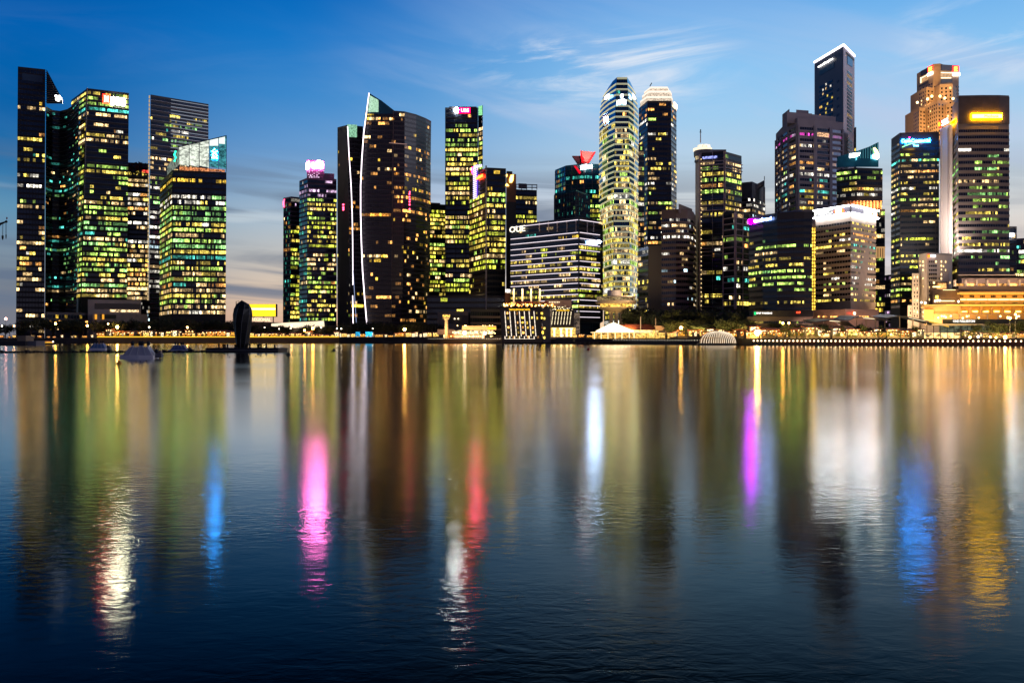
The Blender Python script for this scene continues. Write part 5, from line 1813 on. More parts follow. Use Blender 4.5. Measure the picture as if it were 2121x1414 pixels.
# pier pavilion with the white tent gable and the red roof hall
YC = 515
pp = thing('pier_pavilion', (X(1271, YC), YC, 0), 'glowing white tent gable pavilion on posts over the water, below the round lookout', 'pavilion')
mb = MB()
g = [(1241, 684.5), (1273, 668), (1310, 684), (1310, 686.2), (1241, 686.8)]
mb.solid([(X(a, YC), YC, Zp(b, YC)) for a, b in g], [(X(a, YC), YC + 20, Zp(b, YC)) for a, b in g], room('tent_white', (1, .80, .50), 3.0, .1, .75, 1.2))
mb.build('tent_roof', pp)
mb = MB()
mb.box(X(1229, YC), X(1345, YC), YC - 2, YC + 18, Zp(688.6, YC), Zp(687.2, YC), emi('fascia_lit', (1, .74, .34), 1.6))
mb.build('fascia', pp)
mb = MB()
for a in (1230, 1244, 1258, 1273, 1287, 1302, 1312):
    mb.box(X(a, YC), X(a + 1.4, YC), YC - 1.6, YC - 1.1, Zp(702, YC), Zp(688.7, YC), emi('post_lit', (1, .80, .45), 1.8))
mb.build('post', pp)
mb = MB()
mb.box(X(1231, YC), X(1345, YC), YC + 12, YC + 13, LAND, Zp(688.8, YC), room('hall_glow', (1, .52, .10), .9, .6, .05, 1.8))
mb.build('back_wall', pp)
mb = MB()
mb.box(X(1190, YC), X(1450, YC), YC - 4, YC + 14, 1.2, 2.6, FRAME)
mb.box(X(1190, YC), X(1450, YC), YC - 4.2, YC - 4.1, Zp(702.6, YC), Zp(701.8, YC), GRANITE)
for a in range(1192, 1450, 9):
    mb.box(X(a, YC), X(a + 1, YC), YC - 3.6, YC - 3.2, -2, 1.1, CONCD)
mb.build('deck', pp)
rh = thing('red_roof_hall', (X(1330, YC), YC + 14, LAND), 'long low hall with a red tiled roof beside the white tent gable', 'hall')
mb = MB()
mb.solid([(X(1262, YC), YC + 16, Zp(683, YC + 16)), (X(1384, YC), YC + 16, Zp(683, YC + 16)), (X(1384, YC), YC + 30, Zp(683, YC + 16)), (X(1262, YC), YC + 30, Zp(683, YC + 16))],
         [(X(1280, YC), YC + 22, Zp(671, YC + 16)), (X(1366, YC), YC + 22, Zp(671, YC + 16)), (X(1366, YC), YC + 24, Zp(671, YC + 16)), (X(1280, YC), YC + 24, Zp(671, YC + 16))], pbr('tile_red', (.28, .07, .035), .8, noise=.2, nscale=.5))
mb.build('roof', rh)
mb = MB()
mb.box(X(1264, YC), X(1382, YC), YC + 17, YC + 29, LAND, Zp(683.2, YC + 16), room('eave_gold', (1, .62, .10), 1.0, .6, .1, 1.6))
mb.build('wall', rh)
mb = MB()
for a in (1327, 1358, 1391):
    mb.tube([(X(a, YC + 14), YC + 14, LAND), (X(a, YC + 14), YC + 14, Zp(654 + (a % 5), YC + 14))], .25, COLM, 5)
mb.build('mast', rh)
area_light('roof_light', (X(1320, YC), YC - 8, Zp(684, YC)), (X(1325, YC), YC + 20, Zp(676, YC)), 2500, 40, (1, .6, .3), 1)
wa = thing('annex_hall', (X(1400, YC), YC + 12, LAND), 'small annex with a gold lit terrace just right of the red roof hall', 'hall')
mb = MB()
g = [(1362, 674), (1390, 674), (1376, 684), (1366, 684)]
mb.solid([(X(a, YC), YC + 8, Zp(b, YC)) for a, b in g], [(X(a, YC), YC + 12, Zp(b, YC)) for a, b in g], pbr('gable_beige', (.6, .42, .26), .7))
mb.box(X(1374, YC), X(1400, YC), YC + 14, YC + 20, LAND, Zp(675, YC), GRANITE)
mb.build('roof', wa)
mb = MB()
mb.box(X(1345.5, YC), X(1420, YC), YC + 2, YC + 10, LAND, Zp(689, YC), room('terrace_gold2', (1, .58, .12), 1.2, .8, .0, 1.6))
mb.build('terrace', wa)

# round lookout restaurant on a stem
YR = 560
lt = thing('lookout_tower', (X(1276, YR), YR, LAND), 'round lookout restaurant on a thick stem before the rounded bullet tower', 'tower')
cx_ = X(1276, YR)
R_ = lambda px: px * YR / F
zz = lambda y: Zp(y, YR)
CRM = pbr('lookout_cream', (.50, .40, .28), .7, noise=.1)
mb = MB()
for dx in (-13, -2, 8):
    mb.box(cx_ + R_(dx), cx_ + R_(dx + 6), YR - 2 + abs(dx) * .1, YR + 3, LAND, zz(645), CRM)
mb.build('stem', lt)
mb = MB()
mb.lathe(cx_, YR, [(R_(16), zz(646)), (R_(36), zz(638.5)), (R_(36), zz(636.5))], CRM, 28)
mb.lathe(cx_, YR, [(R_(41), zz(629.5)), (R_(42.5), zz(627)), (R_(42.5), zz(623.5)), (R_(40), zz(623))], CRM, 28)
mb.lathe(cx_, YR, [(R_(42), zz(615.5)), (R_(41), zz(614))], CRM, 28)
mb.build('rim', lt)
mb = MB()
mb.lathe(cx_, YR, [(R_(32), zz(636.5)), (R_(33), zz(629.5))], room('lookout_gold', (1, .58, .10), 1.6, .5, .1, 1.5), 28)
mb.build('gallery_light', lt)
mb = MB()
mb.lathe(cx_, YR, [(R_(39), zz(623)), (R_(40.5), zz(615.5))], room('lookout_dim', (.8, .55, .25), .35, .8, .0, 1.7), 28)
mb.build('window_ring', lt)
mb = MB()
mb.lathe(cx_ - R_(3), YR, [(R_(15), zz(614)), (R_(15), zz(602)), (R_(14), zz(601))], pbr('drum_pale', (.55, .5, .45), .6), 20)
mb.build('roof_drum', lt)
area_light('lookout_uplight', (cx_, YR - 30, 8), (cx_, YR, zz(640)), 6000, 14, (1, .62, .22), 3)
area_light('drum_light', (cx_ + 8, YR - 14, zz(612)), (cx_, YR - 2, zz(607)), 900, 6, (1, .7, .45), 1)

# striped glowing dome on its raft
YD = 431
dm = thing('striped_dome', (X(1494, YD), YD, 0), 'low glass dome striped with curved glowing white ribs, standing on the water', 'pavilion')
cx_ = X(1494, YD)
Rx = 39.5 * YD / F
mb = MB()
mb.lathe(cx_, YD + 8, [(Rx + .8, -.5), (Rx + .8, .7), (Rx + .5, .9)], FRAME, 32, .7)
mb.build('raft', dm)
mb = MB()
prof = [(Rx * math.cos(a) ** .75 * .96, .9 + (Zp(686, YD) - .9) * math.sin(a)) for a in [k * math.pi / 2 / 8 * .93 for k in range(9)]]
mb.lathe(cx_, YD + 8, prof, room('dome_glass', (.9, .5, .2), .22, .5, .0, 1.6), 32, .7)
mb.build('shell', dm)
for k in range(17):
    u = -1 + 2 * (k + .5) / 17
    ph = math.asin(max(-.985, min(.985, u)))
    mb = MB()
    mb.tube([(cx_ + r * math.sin(ph) * 1.02, YD + 8 - .7 * r * math.cos(ph) * 1.03 - .1, z) for r, z in prof], .15, emi('rib_white', (1, .80, .58), 1.15), 5)
    mb.build('light_rib', dm)

# watch tower and low clubhouse
YW = 572
wt = thing('watch_tower', (X(924, YW), YW, LAND), 'slim cream lit watch tower with a flared cabin near the long clubhouse', 'tower')
cx_ = X(924.5, YW)
rz = lambda y: Zp(y, YW)
rp = lambda p: p * YW / F
mb = MB()
mb.lathe(cx_, YW, [(rp(3.6), LAND), (rp(3.4), rz(662))], pbr('tower_cream', (.6, .5, .36), .7), 10)
mb.build('shaft', wt)
mb = MB()
mb.lathe(cx_, YW, [(rp(4), rz(662)), (rp(7), rz(659)), (rp(7.4), rz(657)), (rp(7.4), rz(656.8))], pbr('tower_cream', (.6, .5, .36), .7), 12)
mb.lathe(cx_, YW, [(rp(8.6), rz(652)), (rp(8.6), rz(651))], pbr('tower_cream', (.6, .5, .36), .7), 12)
mb.build('cabin', wt)
mb = MB()
mb.lathe(cx_, YW, [(rp(6.8), rz(656.8)), (rp(8), rz(652))], room('cabin_gold', (1, .58, .10), 1.6, .9, .1, 1.7), 12)
mb.build('cabin_window', wt)
area_light('shaft_light', (cx_ - 3, YW - 9, 4.5), (cx_, YW, 11), 1600, 3, (1, .62, .22), 2)
cl = thing('clubhouse', (X(985, YW), YW + 8, LAND), 'long low clubhouse with a beige fascia, yellow sign and red orange lit arcade', 'building')
pbox('fascia', cl, 957, 1028, 674.5, 683, YW + 6, 14, pbr('club_beige', (.62, .45, .27), .7, noise=.1))
pbox('upper_floor', cl, 940, 1022, 684, 692, YW + 7, 12, room('club_upper', (1, .72, .34), 1.4, .7, .0, 1.6))
pbox('arcade', cl, 919, 1004, 692.5, 699.3, YW + 6, 12, room('club_arcade', (1, .28, .03), 1.2, .8, .1, 1.6))
pbox('side_wing', cl, 906, 940, 682, 693, YW + 10, 12, pbr('club_mauve', (.32, .24, .24), .7))
pbox('sign_panel', cl, 1010, 1027, 678, 681.3, YW + 5.5, .3, emi('sign_yellow_soft', (1, .72, .04), 1.5))
mb = MB()
for i in range(46):
    a = rr.uniform(925, 1030)
    mb.ball((X(a, YW), YW + 3, Zp(rr.choice((674, 688, 690, 696)), YW)), rr.uniform(.2, .45), emi('lamp_gold', (1, .62, .2), 9), 5)
mb.ball((X(962, YW), YW + 2, Zp(689.5, YW)), 1.1, emi('lamp_glow_warm', (1, .72, .42), 22, True), 8)
mb.ball((X(1004, YW), YW + 2, Zp(690, YW)), .9, emi('lamp_glow_warm', (1, .72, .42), 22, True), 8)
mb.build('lamps', cl)
mb = MB()
mb.box(X(998.5, YW), X(1001.5, YW), YW, YW + 1, LAND, Zp(693, YW), emi('post_lit', (1, .80, .45), 1.8))
mb.build('lit_post', cl)
area_light('club_light', (X(990, YW), YW - 6, 4), (X(990, YW), YW + 6, Zp(680, YW)), 2500, 30, (1, .65, .3), 2)
t = Tower('low_building', 'pale beige box building behind the slim watch tower', [(906, 646), (970, 644)], 640, depth=20, body=pbr('box_beige', (.20, .145, .11), .8, noise=.1))
t.panel(0, [(925, 652), (969, 653), (969, 672), (925, 670)], pbr('box_brown', (.07, .05, .04), .8), .3, .2, 'recess')
mb = MB()
mb.ball(tuple(t.on(0, 944, 660, 1)), .6, LEDC, 6)
mb.ball(tuple(t.on(0, 951.5, 660, 1)), .6, LEDC, 6)
mb.build('lamps', t.root)
t = Tower('low_building', 'dark low block filling the foot of the yellow green towers behind the beige box', [(884, 612), (1060, 612)], 690, depth=20, body=FRAME)
t.windows(301, 4, [(612, 650, .04, 'Y'), (650, 680, .4, 'Y')], pane=2, run=3)
t = Tower('low_building', 'banded low block with rows of dim warm windows below the violet edged tower', [(974, 640), (1048, 641)], 640, depth=20, body=pbr('band_olive', (.06, .055, .04), .7))
t.windows(302, 4.2, [(640, 700, .0, 'Y')], pane=2, run=3, ledge=pbr('band_tan', (.24, .18, .12), .8), sill=1.4, lo=.5)
t = Tower('low_building', 'small brown block with a lit cornice left of the pale columns', [(1046, 602), (1064, 603)], 640, depth=15, body=pbr('block_rust', (.10, .035, .02), .8))
t.panel(0, [(1046.5, 599), (1063, 600), (1063, 606.5), (1046.5, 605.5)], hue('white', 2), .5, .3, 'cornice_light')

# ------------------------------------------------------------------ seawalls and promenade lamps
SW = pbr('seawall_dark', (.045, .035, .03), .85, noise=.3, nscale=.2)


def seawall(label, a, b, ytop, col, strip=None, d=1.2, step=60):
    mbs = MB()
    xs = [a + (b - a) * k / max(1, round((b - a) / step)) for k in range(max(1, round((b - a) / step)) + 1)]
    P = [(X(x, shoreY(x) - .6), shoreY(x) - .6) for x in xs]
    th = thing('seawall', (P[len(P) // 2][0], P[len(P) // 2][1], 0), label, 'seawall')
    for (x0, y0), (x1, y1) in zip(P, P[1:]):
        mbs.solid([(x0, y0 - d, -2), (x1, y1 - d, -2), (x1, y1 + .4, -2), (x0, y0 + .4, -2)], [(x0, y0 - d, ytop), (x1, y1 - d, ytop), (x1, y1 + .4, ytop), (x0, y0 + .4, ytop)], col)
    mbs.build('wall', th)
    mr_ = MB()
    for (x0, y0), (x1, y1) in zip(P, P[1:]):
        mr_.tube([(x0, y0, ytop + 1.0), (x1, y1, ytop + 1.0)], .07, FRAMEG, 4)
        n = 6
        for k in range(n):
            u = k / n
            xx, yy = x0 + (x1 - x0) * u, y0 + (y1 - y0) * u
            mr_.box(xx - .05, xx + .05, yy - .05, yy + .05, ytop, ytop + 1.0, FRAMEG)
    mr_.build('railing', th)
    if strip:
        ms = MB()
        for (x0, y0), (x1, y1) in zip(P, P[1:]):
            ms.tube([(x0, y0 - d - .12, strip[1]), (x1, y1 - d - .12, strip[1])], strip[2], strip[0], 5)
        ms.build('light_strip', th)
    return th


seawall('low dark seawall without lights at the far left', -300, 203, 2.6, SW)
seawall('seawall edged with one continuous yellow light strip, below the left towers', 203, 703, 3.9, pbr('seawall_lit', (.30, .16, .06), .8, noise=.15), (emi('strip_yellow', (1, .56, .03), 1.7), 4.0, .26))
seawall('plain dark seawall in front of the twin blade towers', 703, 880, 3.9, SW)
seawall('dark seawall with small white dots below the watch tower and clubhouse', 880, 1046, 3.3, SW)
seawall('dark seawall between the bay hotel and the striped dome', 1190, 1560, 2.4, SW)
seawall('dark reddish seawall carrying a row of round lamps along the right shore', 1560, 2500, 2.2, pbr('seawall_red', (.09, .035, .025), .8, noise=.2))

LB = emi('globe_warm', (1, .68, .38), 9, True)


def quay_lamp(px, z, r, mat, label, group, off=1.9):
    y = shoreY(px) - off
    o = thing('quay_lamp', (X(px, y), y, z - .5), label, 'lamp', group)
    return o


proto = None
n = 0
x = 1561.0
while x < 2126:
    y = shoreY(x) - 2.1
    if proto is None:
        proto = thing('quay_lamp', (X(x, y), y, 1.2), 'round white globe lamp in the long row along the reddish right seawall', 'lamp', 'globe lamps along the right seawall')
        mb = MB()
        mb.ball((X(x, y), y, 2.0), .30, LB, 8)
        mb.build('globe', proto)
        mb = MB()
        mb.lathe(X(x, y), y, [(.12, 1.2), (.09, 1.7)], FRAME, 6)
        mb.box(X(x, y) - .08, X(x, y) + .08, y, y + .4, 1.2, 1.35, FRAME)
        mb.build('bracket', proto)
    else:
        c = copytree(proto)
        c.location = (X(x, y), y, 1.2)
    n += 1
    x += 8.0 + (x - 1561) / 560 * 3.4
proto2 = None
for (a, b, st, h) in ((888, 1036, 4.6, 2.55), (1192, 1450, 5.6, 1.9)):
    x = a
    while x < b:
        y = shoreY(x) - (2.2 if a < 1100 else 12.5)
        if proto2 is None:
            proto2 = thing('deck_lamp', (X(x, y), y, h), 'tiny white deck lamp in the dotted rows left of the striped dome', 'lamp', 'tiny white deck lamps')
            mb = MB()
            mb.ball((X(x, y), y, h + .25), .13, emi('globe_small', (1, .86, .66), 3), 6)
            mb.build('globe', proto2)
            mb = MB()
            mb.lathe(X(x, y), y, [(.06, h - .3), (.05, h + .1)], FRAME, 5)
            mb.build('bracket', proto2)
        else:
            c = copytree(proto2)
            c.location = (X(x, y), y, h)
        x += st

# ------------------------------------------------------------------ trees
LEAF = pbr('foliage_dark', (.022, .034, .014), .8, noise=.5, nscale=.6)
LEAF2 = pbr('foliage_olive', (.050, .060, .016), .8, noise=.45, nscale=.6)
BARK = pbr('bark', (.05, .035, .025), .9, noise=.3)


def tree_proto(name, seed, leaf, nleaf=1500, w=1.0, palm=False):
    rr = random.Random(seed)
    o = thing(name, (0, 0, 0), 'x', 'tree')
    mb = MB()
    mb.tube([(0, 0, 0), (.15, 0, 2.0), (.05, .1, 4.2)], .32, BARK, 7, .18)
    for k in range(6):
        a = k * 1.05 + rr.random()
        mb.tube([(.08, .05, 2.8 + k * .25), (math.cos(a) * 1.4 * w, math.sin(a) * 1.4, 4.6 + k * .2), (math.cos(a) * 2.6 * w, math.sin(a) * 2.4, 6 + k * .15)], .14, BARK, 5, .04)
    mb.build('trunk', o)
    mb = MB()
    cl = []
    for k in range(15):
        a = rr.random() * 6.28
        r = rr.random() ** .5 * 3.2
        cl.append((r * math.cos(a) * w, r * math.sin(a), rr.uniform(4.2, 8.4) - r * .35, rr.uniform(1.1, 2.0)))
    for i in range(nleaf):
        cx, cy, cz, cr = rr.choice(cl)
        d = Vector((rr.gauss(0, 1), rr.gauss(0, 1), rr.gauss(0, .75))).normalized() * cr * rr.random() ** .4
        p = Vector((cx, cy, cz)) + d
        s = rr.uniform(.16, .36)
        u = Vector((rr.gauss(0, 1), rr.gauss(0, 1), rr.gauss(0, 1))).normalized() * s
        v = u.cross(Vector((rr.gauss(0, 1), rr.gauss(0, 1), rr.gauss(0, 1)))).normalized() * s * .7
        mb.face([p - u, p - v, p + u, p + v], leaf)
    mb.build('crown', o)
    return o


PR = [tree_proto('broad_tree', 1, LEAF, 1700, 1.25), tree_proto('broad_tree', 2, LEAF, 1700, 1.0), tree_proto('broad_tree', 3, LEAF, 1700, 1.4)]
PS = [tree_proto('small_tree', 4, LEAF2, 800, 1.1), tree_proto('small_tree', 5, LEAF2, 800, 1.0)]
used = set()
rr = random.Random(77)


def put_tree(P, px, Y, top, label, group, wide=1.0):
    k = rr.randrange(len(P))
    p = P[k]
    if id(p) not in used:
        used.add(id(p))
        o = p
    else:
        o = copytree(p)
    z = LAND
    h = (Zp(top, Y) - z) / 9.2
    o.location = (X(px, Y), Y, z)
    o.rotation_euler = (0, 0, rr.random() * 6.28)
    o.scale = (h * wide, h * wide, h)
    o['label'] = label
    o['group'] = group
    o['category'] = 'tree'
    return o


ORD = ['first', 'second', 'third', 'fourth', 'fifth', 'sixth', 'seventh', 'eighth', 'ninth', 'tenth', 'eleventh', 'twelfth', 'thirteenth', 'fourteenth', 'fifteenth', 'sixteenth', 'seventeenth']


def ordered(objs, label):
    """short rows are told apart by their place in the row"""
    if len(objs) <= 17:
        for k, o in enumerate(sorted(objs, key=lambda o: o.location.x / o.location.y)):
            o['label'] = '%s from the left, %s' % (ORD[k], label)


def tree_row(a, b, n, y0, y1, tops, label, group, P=PR, jit=.5, wide=1.0):
    made = []
    for i in range(n):
        px = a + (b - a) * (i + .5 + rr.uniform(-jit, jit)) / n
        Y = shoreY(px) + rr.uniform(y0, y1)
        u = (px - a) / (b - a)
        tp = tops[0] + (tops[1] - tops[0]) * u + rr.uniform(-4, 4)
        made.append(put_tree(P, px, Y, tp, label, group, wide))
    ordered(made, label)


tree_row(-20, 60, 5, 30, 60, (672, 676), 'dark bushy tree below the crane', 'trees at the far left edge')
tree_row(60, 330, 15, 14, 50, (660, 663), 'black round tree below the far left towers', 'trees below the far left towers', wide=1.25)
tree_row(330, 500, 11, 14, 50, (657, 660), 'black round tree below the knot sign tower', 'trees below the knot sign tower', wide=1.3)
tree_row(515, 700, 11, 14, 50, (673, 672), 'dark tree below the glowing tent roof', 'trees below the tent roof', wide=1.3)
tree_row(700, 905, 13, 14, 50, (665, 668), 'black tree below the twin blade towers', 'trees below the blade towers', wide=1.3)
tree_row(1310, 1370, 5, 40, 60, (636, 642), 'tall dark tree behind the red roof hall', 'trees behind the red roof hall', wide=1.0)
tree_row(1370, 1560, 17, 18, 60, (636, 642), 'big dark grove tree behind the striped dome', 'grove behind the striped dome', wide=1.15)
tree_row(1380, 1560, 10, 8, 20, (660, 662), 'lower front tree of the grove behind the striped dome', 'front trees of the grove', wide=1.2)
tree_row(1560, 1700, 9, 20, 50, (666, 668), 'dark tree below the black curved building', 'trees below the black curved building', wide=1.1)
tree_row(1700, 1900, 10, 8, 18, (672, 674), 'dark tree before the swept roofs', 'trees before the swept roofs', wide=.9)
tree_row(2020, 2140, 7, 12, 20, (668, 664), 'dark tree before the golden hotel at the right edge', 'trees before the golden hotel', wide=.9)
tree_row(1570, 1905, 30, 3, 8, (688, 688), 'small yellow lit promenade tree above the lamp row of the right seawall', 'small lit trees on the right promenade', PS, wide=.9)
tree_row(1985, 2130, 10, 3, 8, (686, 684), 'small lit tree at the quay below the golden hotel', 'small trees at the quay below the hotel', PS, wide=.9)
put_tree(PS, 1628, 425, 670, 'single tree lit bright yellow by two lamps, right of the brightest orange lamp', 'lit tree by the orange lamp', 1.1)
del rr

# ------------------------------------------------------------------ street lamps
rr = random.Random(99)


def street_lamp(px, py, Y, r, mat, label, zg=LAND):
    o = thing('street_lamp', (X(px, Y), Y, zg), label, 'street lamp', 'street lamps of the promenade')
    z = Zp(py, Y)
    mb = MB()
    mb.tube([(X(px, Y), Y, zg), (X(px, Y), Y, z - r * .8)], .10, FRAMEG, 6, .07)
    mb.build('post', o)
    mb = MB()
    mb.ball((X(px, Y), Y, z), r, mat, 8)
    mb.build('lamp_head', o)
    return o


LO = emi('lamp_sodium', (1, .42, .06), 110, True)
LO2 = emi('lamp_sodium_soft', (1, .50, .14), 40, True)
LH = emi('lamp_sodium_bright', (1, .50, .10), 230, True)
LWW = emi('lamp_white_soft', (1, .85, .6), 16)
for px, py, r, m_, lb in (
        (12, 660, .75, emi('lamp_rose', (1, .45, .35), 22, True), 'rose glowing street lamp at the far left edge'),
        (4, 675, .4, LWW, 'small white lamp lowest at the far left edge'), (29, 675, .45, LO2, 'orange lamp just left of the leftmost tower'),
        (115, 670, .65, LO, 'orange lamp below the curved concave wing'), (181, 674.5, .65, LO, 'orange lamp above the start of the yellow light strip'),
        (224, 670.5, .5, LO2, 'orange lamp below the beige podium'), (243, 677, .85, emi('lamp_sodium_mid', (1, .50, .10), 170, True), 'bright orange lamp above the motorboat'),
        (309, 677.5, .5, LWW, 'cream lamp in the trees left of the knot sign tower'), (388, 678, .6, LO2, 'warm lamp in the trees below the knot sign tower'),
        (548, 678, .3, LWW, 'tiny white lamp just right of the dark pod'), (578, 681, .3, LWW, 'tiny lamp below the yellow billboard'), (604, 675, .5, LO2, 'soft orange lamp under the glowing tent roof'),
        (602, 680, .3, LWW, 'small lamp next to the soft orange lamp under the tent roof'), (648, 680, .75, LO, 'bright lamp, right one of the cluster below the tent roof'),
        (631, 684, .6, LO, 'bright lamp, left one of the cluster below the tent roof'), (665, 678, .35, LWW, 'small lamp right of the bright cluster below the tent roof'),
        (698, 680, .35, LWW, 'left one of two small lamps below the lower blade tower'), (707, 680.5, .35, LWW, 'right one of two small lamps below the lower blade tower'),
        (772, 680.5, .3, LWW, 'small lamp above the blue lit panels'), (838, 682, .85, emi('lamp_sodium_mid', (1, .50, .10), 170, True), 'bright orange lamp below the pointed blade tower'),
        (1411, 679, .85, emi('lamp_sodium_mid', (1, .50, .10), 170, True), 'bright orange lamp in front of the dark grove'), (1569, 689, 1.25, LH, 'brightest orange lamp of the shore, right of the striped dome'),
        (1621.5, 669, .5, LO, 'left orange lamp over the yellow lit tree'), (1634, 669, .45, LO2, 'right orange lamp over the yellow lit tree'),
        (2009, 698.5, .5, LO, 'bright lamp at the quay below the name band'), (2026, 697, .45, LWW, 'white lamp right of the bright quay lamp'), (2051, 697.5, .4, LO2, 'soft lamp between the two bright quay lamps'),
        (2063, 699, .4, LO2, 'low soft lamp left of the brightest quay lamp'), (2082, 698.5, .65, emi('lamp_sodium_mid', (1, .50, .10), 170, True), 'brightest lamp at the quay before the golden hotel'),
        (2092, 658.5, .5, LO, 'high orange lamp before the golden hotel'), (2103, 651, .4, LO2, 'highest soft lamp before the golden hotel')):
    street_lamp(px, py, shoreY(px) + rr.uniform(5, 9), r, m_, lb)

# ------------------------------------------------------------------ stalls, lanterns and shop fronts along the promenade
STALL = {}


def stall_proto(key, hue_, w_, h_):
    o = thing('kiosk', (0, 0, 0), 'x', 'kiosk')
    mb = MB()
    mb.box(-w_ / 2, w_ / 2, 0, 2.4, 0, .9, CONCD)
    mb.box(-w_ / 2, -w_ / 2 + .15, 0, 2.4, .9, h_, FRAMEG)
    mb.box(w_ / 2 - .15, w_ / 2, 0, 2.4, .9, h_, FRAMEG)
    mb.build('counter', o)
    mb = MB()
    mb.box(-w_ / 2 + .15, w_ / 2 - .15, 1.9, 2.0, .9, h_, hue_)
    mb.build('lit_back', o)
    mb = MB()
    mb.solid([(-w_ / 2 - .3, -.8, h_ - .2), (w_ / 2 + .3, -.8, h_ - .2), (w_ / 2 + .3, 2.5, h_), (-w_ / 2 - .3, 2.5, h_)], [(-w_ / 2 - .3, -.8, h_ - .1), (w_ / 2 + .3, -.8, h_ - .1), (w_ / 2 + .3, 2.5, h_ + .35), (-w_ / 2 - .3, 2.5, h_ + .35)], pbr('awning', (.20, .06, .03), .8))
    mb.build('awning', o)
    mb = MB()
    for k in range(3):
        mb.ball((-w_ / 3 + k * w_ / 3, -.5, h_ - .45 + .15 * (k % 2)), .16, emi('bulb_warm', (1, .62, .25), 7), 5)
    mb.build('bulbs', o)
    return o


kp = [stall_proto('a', room('kiosk_gold', (1, .56, .12), 1.2, 1.6, -.5, 2.6), 3.2, 2.9), stall_proto('b', room('kiosk_orange', (1, .34, .05), .9, 1.6, -.5, 2.6), 4.2, 2.6),
      stall_proto('c', room('kiosk_cream', (1, .78, .45), 1.3, 1.6, -.5, 2.6), 2.4, 3.2), stall_proto('d', room('kiosk_amber', (1, .42, .04), .8, 1.6, -.5, 2.6), 5.0, 2.4)]
ku = set()


def put_kiosk(px, off, label, group, s=1.0, zg=LAND):
    Y = shoreY(px) + off
    p = rr.choice(kp)
    if id(p) in ku:
        o = copytree(p)
    else:
        ku.add(id(p))
        o = p
    o.location = (X(px, Y), Y, zg)
    o.rotation_euler = (0, 0, rr.uniform(-.25, .25))
    o.scale = (s, s, s)
    o['label'] = label
    o['group'] = group
    return o


for a, b, n, off, lb, s in ((-20, 200, 14, (10, 22), 'small lit stall on the dark far left shore', .8), (205, 480, 40, (4, 18), 'gold lit stall under the trees above the yellow light strip, left of the dark pod', 2.0),
                            (515, 700, 22, (4, 18), 'small lit stall above the yellow light strip, right of the dark pod', 1.5), (700, 905, 22, (5, 18), 'lit stall at the foot of the twin blade towers', 1.5),
                            (1150, 1235, 8, (2, 10), 'lit stall left of the white tent gable', 1.0), (1390, 1560, 24, (4, 14), 'gold lit stall around the striped dome', 1.7),
                            (1560, 1700, 22, (3, 16), 'gold lit stall near the brightest orange lamp', 1.9), (1700, 1910, 38, (2, 14), 'gold lit cafe stall under the small trees of the right promenade', 1.6),
                            (2000, 2135, 14, (3, 14), 'gold lit stall below the golden hotel', 1.1)):
    made = []
    for i in range(n):
        made.append(put_kiosk(a + (b - a) * (i + rr.uniform(.1, .9)) / n, rr.uniform(*off), lb, lb.replace('small lit stall', 'lit stalls').replace('lit stall', 'lit stalls').replace('cafe stall', 'cafe stalls'), s * .74 * rr.uniform(.7, 1.25)))
    ordered(made, lb)
for px, w_, lb in ((741, 9, 'blue lit display panel, left one of the pair below the blade towers'), (764, 14, 'brighter blue white display panel, right one of the pair below the blade towers')):
    Y = shoreY(px) + 3.2
    o = thing('display_panel', (X(px, Y), Y, LAND), lb, 'display panel')
    mb = MB()
    mb.box(X(px - w_ / 2, Y), X(px + w_ / 2, Y), Y, Y + .5, 4.2, Zp(687, Y), room('panel_cyan_%d' % w_, (.03, .55, 1.0), 1.6 if w_ > 10 else .8, .6, .1, 1.8))
    mb.build('screen', o)
    mb = MB()
    for k in (-.4, .4):
        mb.box(X(px + k * w_, Y) - .1, X(px + k * w_, Y) + .1, Y + .1, Y + .4, LAND, 4.2, FRAME)
    mb.build('legs', o)
for a in (670, 697, 711, 727, 741, 868, 875, 881, 888, 895, 902):
    Y = shoreY(a) + 1.5
    o = thing('flagpole', (X(a, Y), Y, LAND), 'thin bare flagpole on the seawall by the blade towers', 'flagpole', 'flagpoles on the dark seawall')
    mb = MB()
    mb.tube([(X(a, Y), Y, LAND), (X(a, Y), Y, Zp(664 if a < 800 else 676, Y))], .09, FRAMEG, 5, .05)
    mb.ball((X(a, Y), Y, Zp(664 if a < 800 else 676, Y)), .14, FRAMEG, 5)
    mb.build('pole', o)
# warm light spilling over the promenade trees
for px, py, e_, w_ in ((1730, 694, 2600, 30), (1820, 693, 2600, 30), (1880, 693, 1800, 20), (1600, 690, 2600, 24), (1660, 692, 1600, 20), (1500, 680, 2200, 20), (1430, 682, 2200, 14), (2040, 690, 2400, 20), (2100, 690, 2400, 16), (1628, 664, 900, 3), (1385, 684, 900, 8), (640, 682, 1200, 10)):
    Y = shoreY(px) + 1.0
    area_light('promenade_glow', (X(px, Y - 1), Y - 1, Zp(py, Y)), (X(px, Y + 10), Y + 10, Zp(py - 12, Y)), e_, w_, (1, .62, .16), 1)

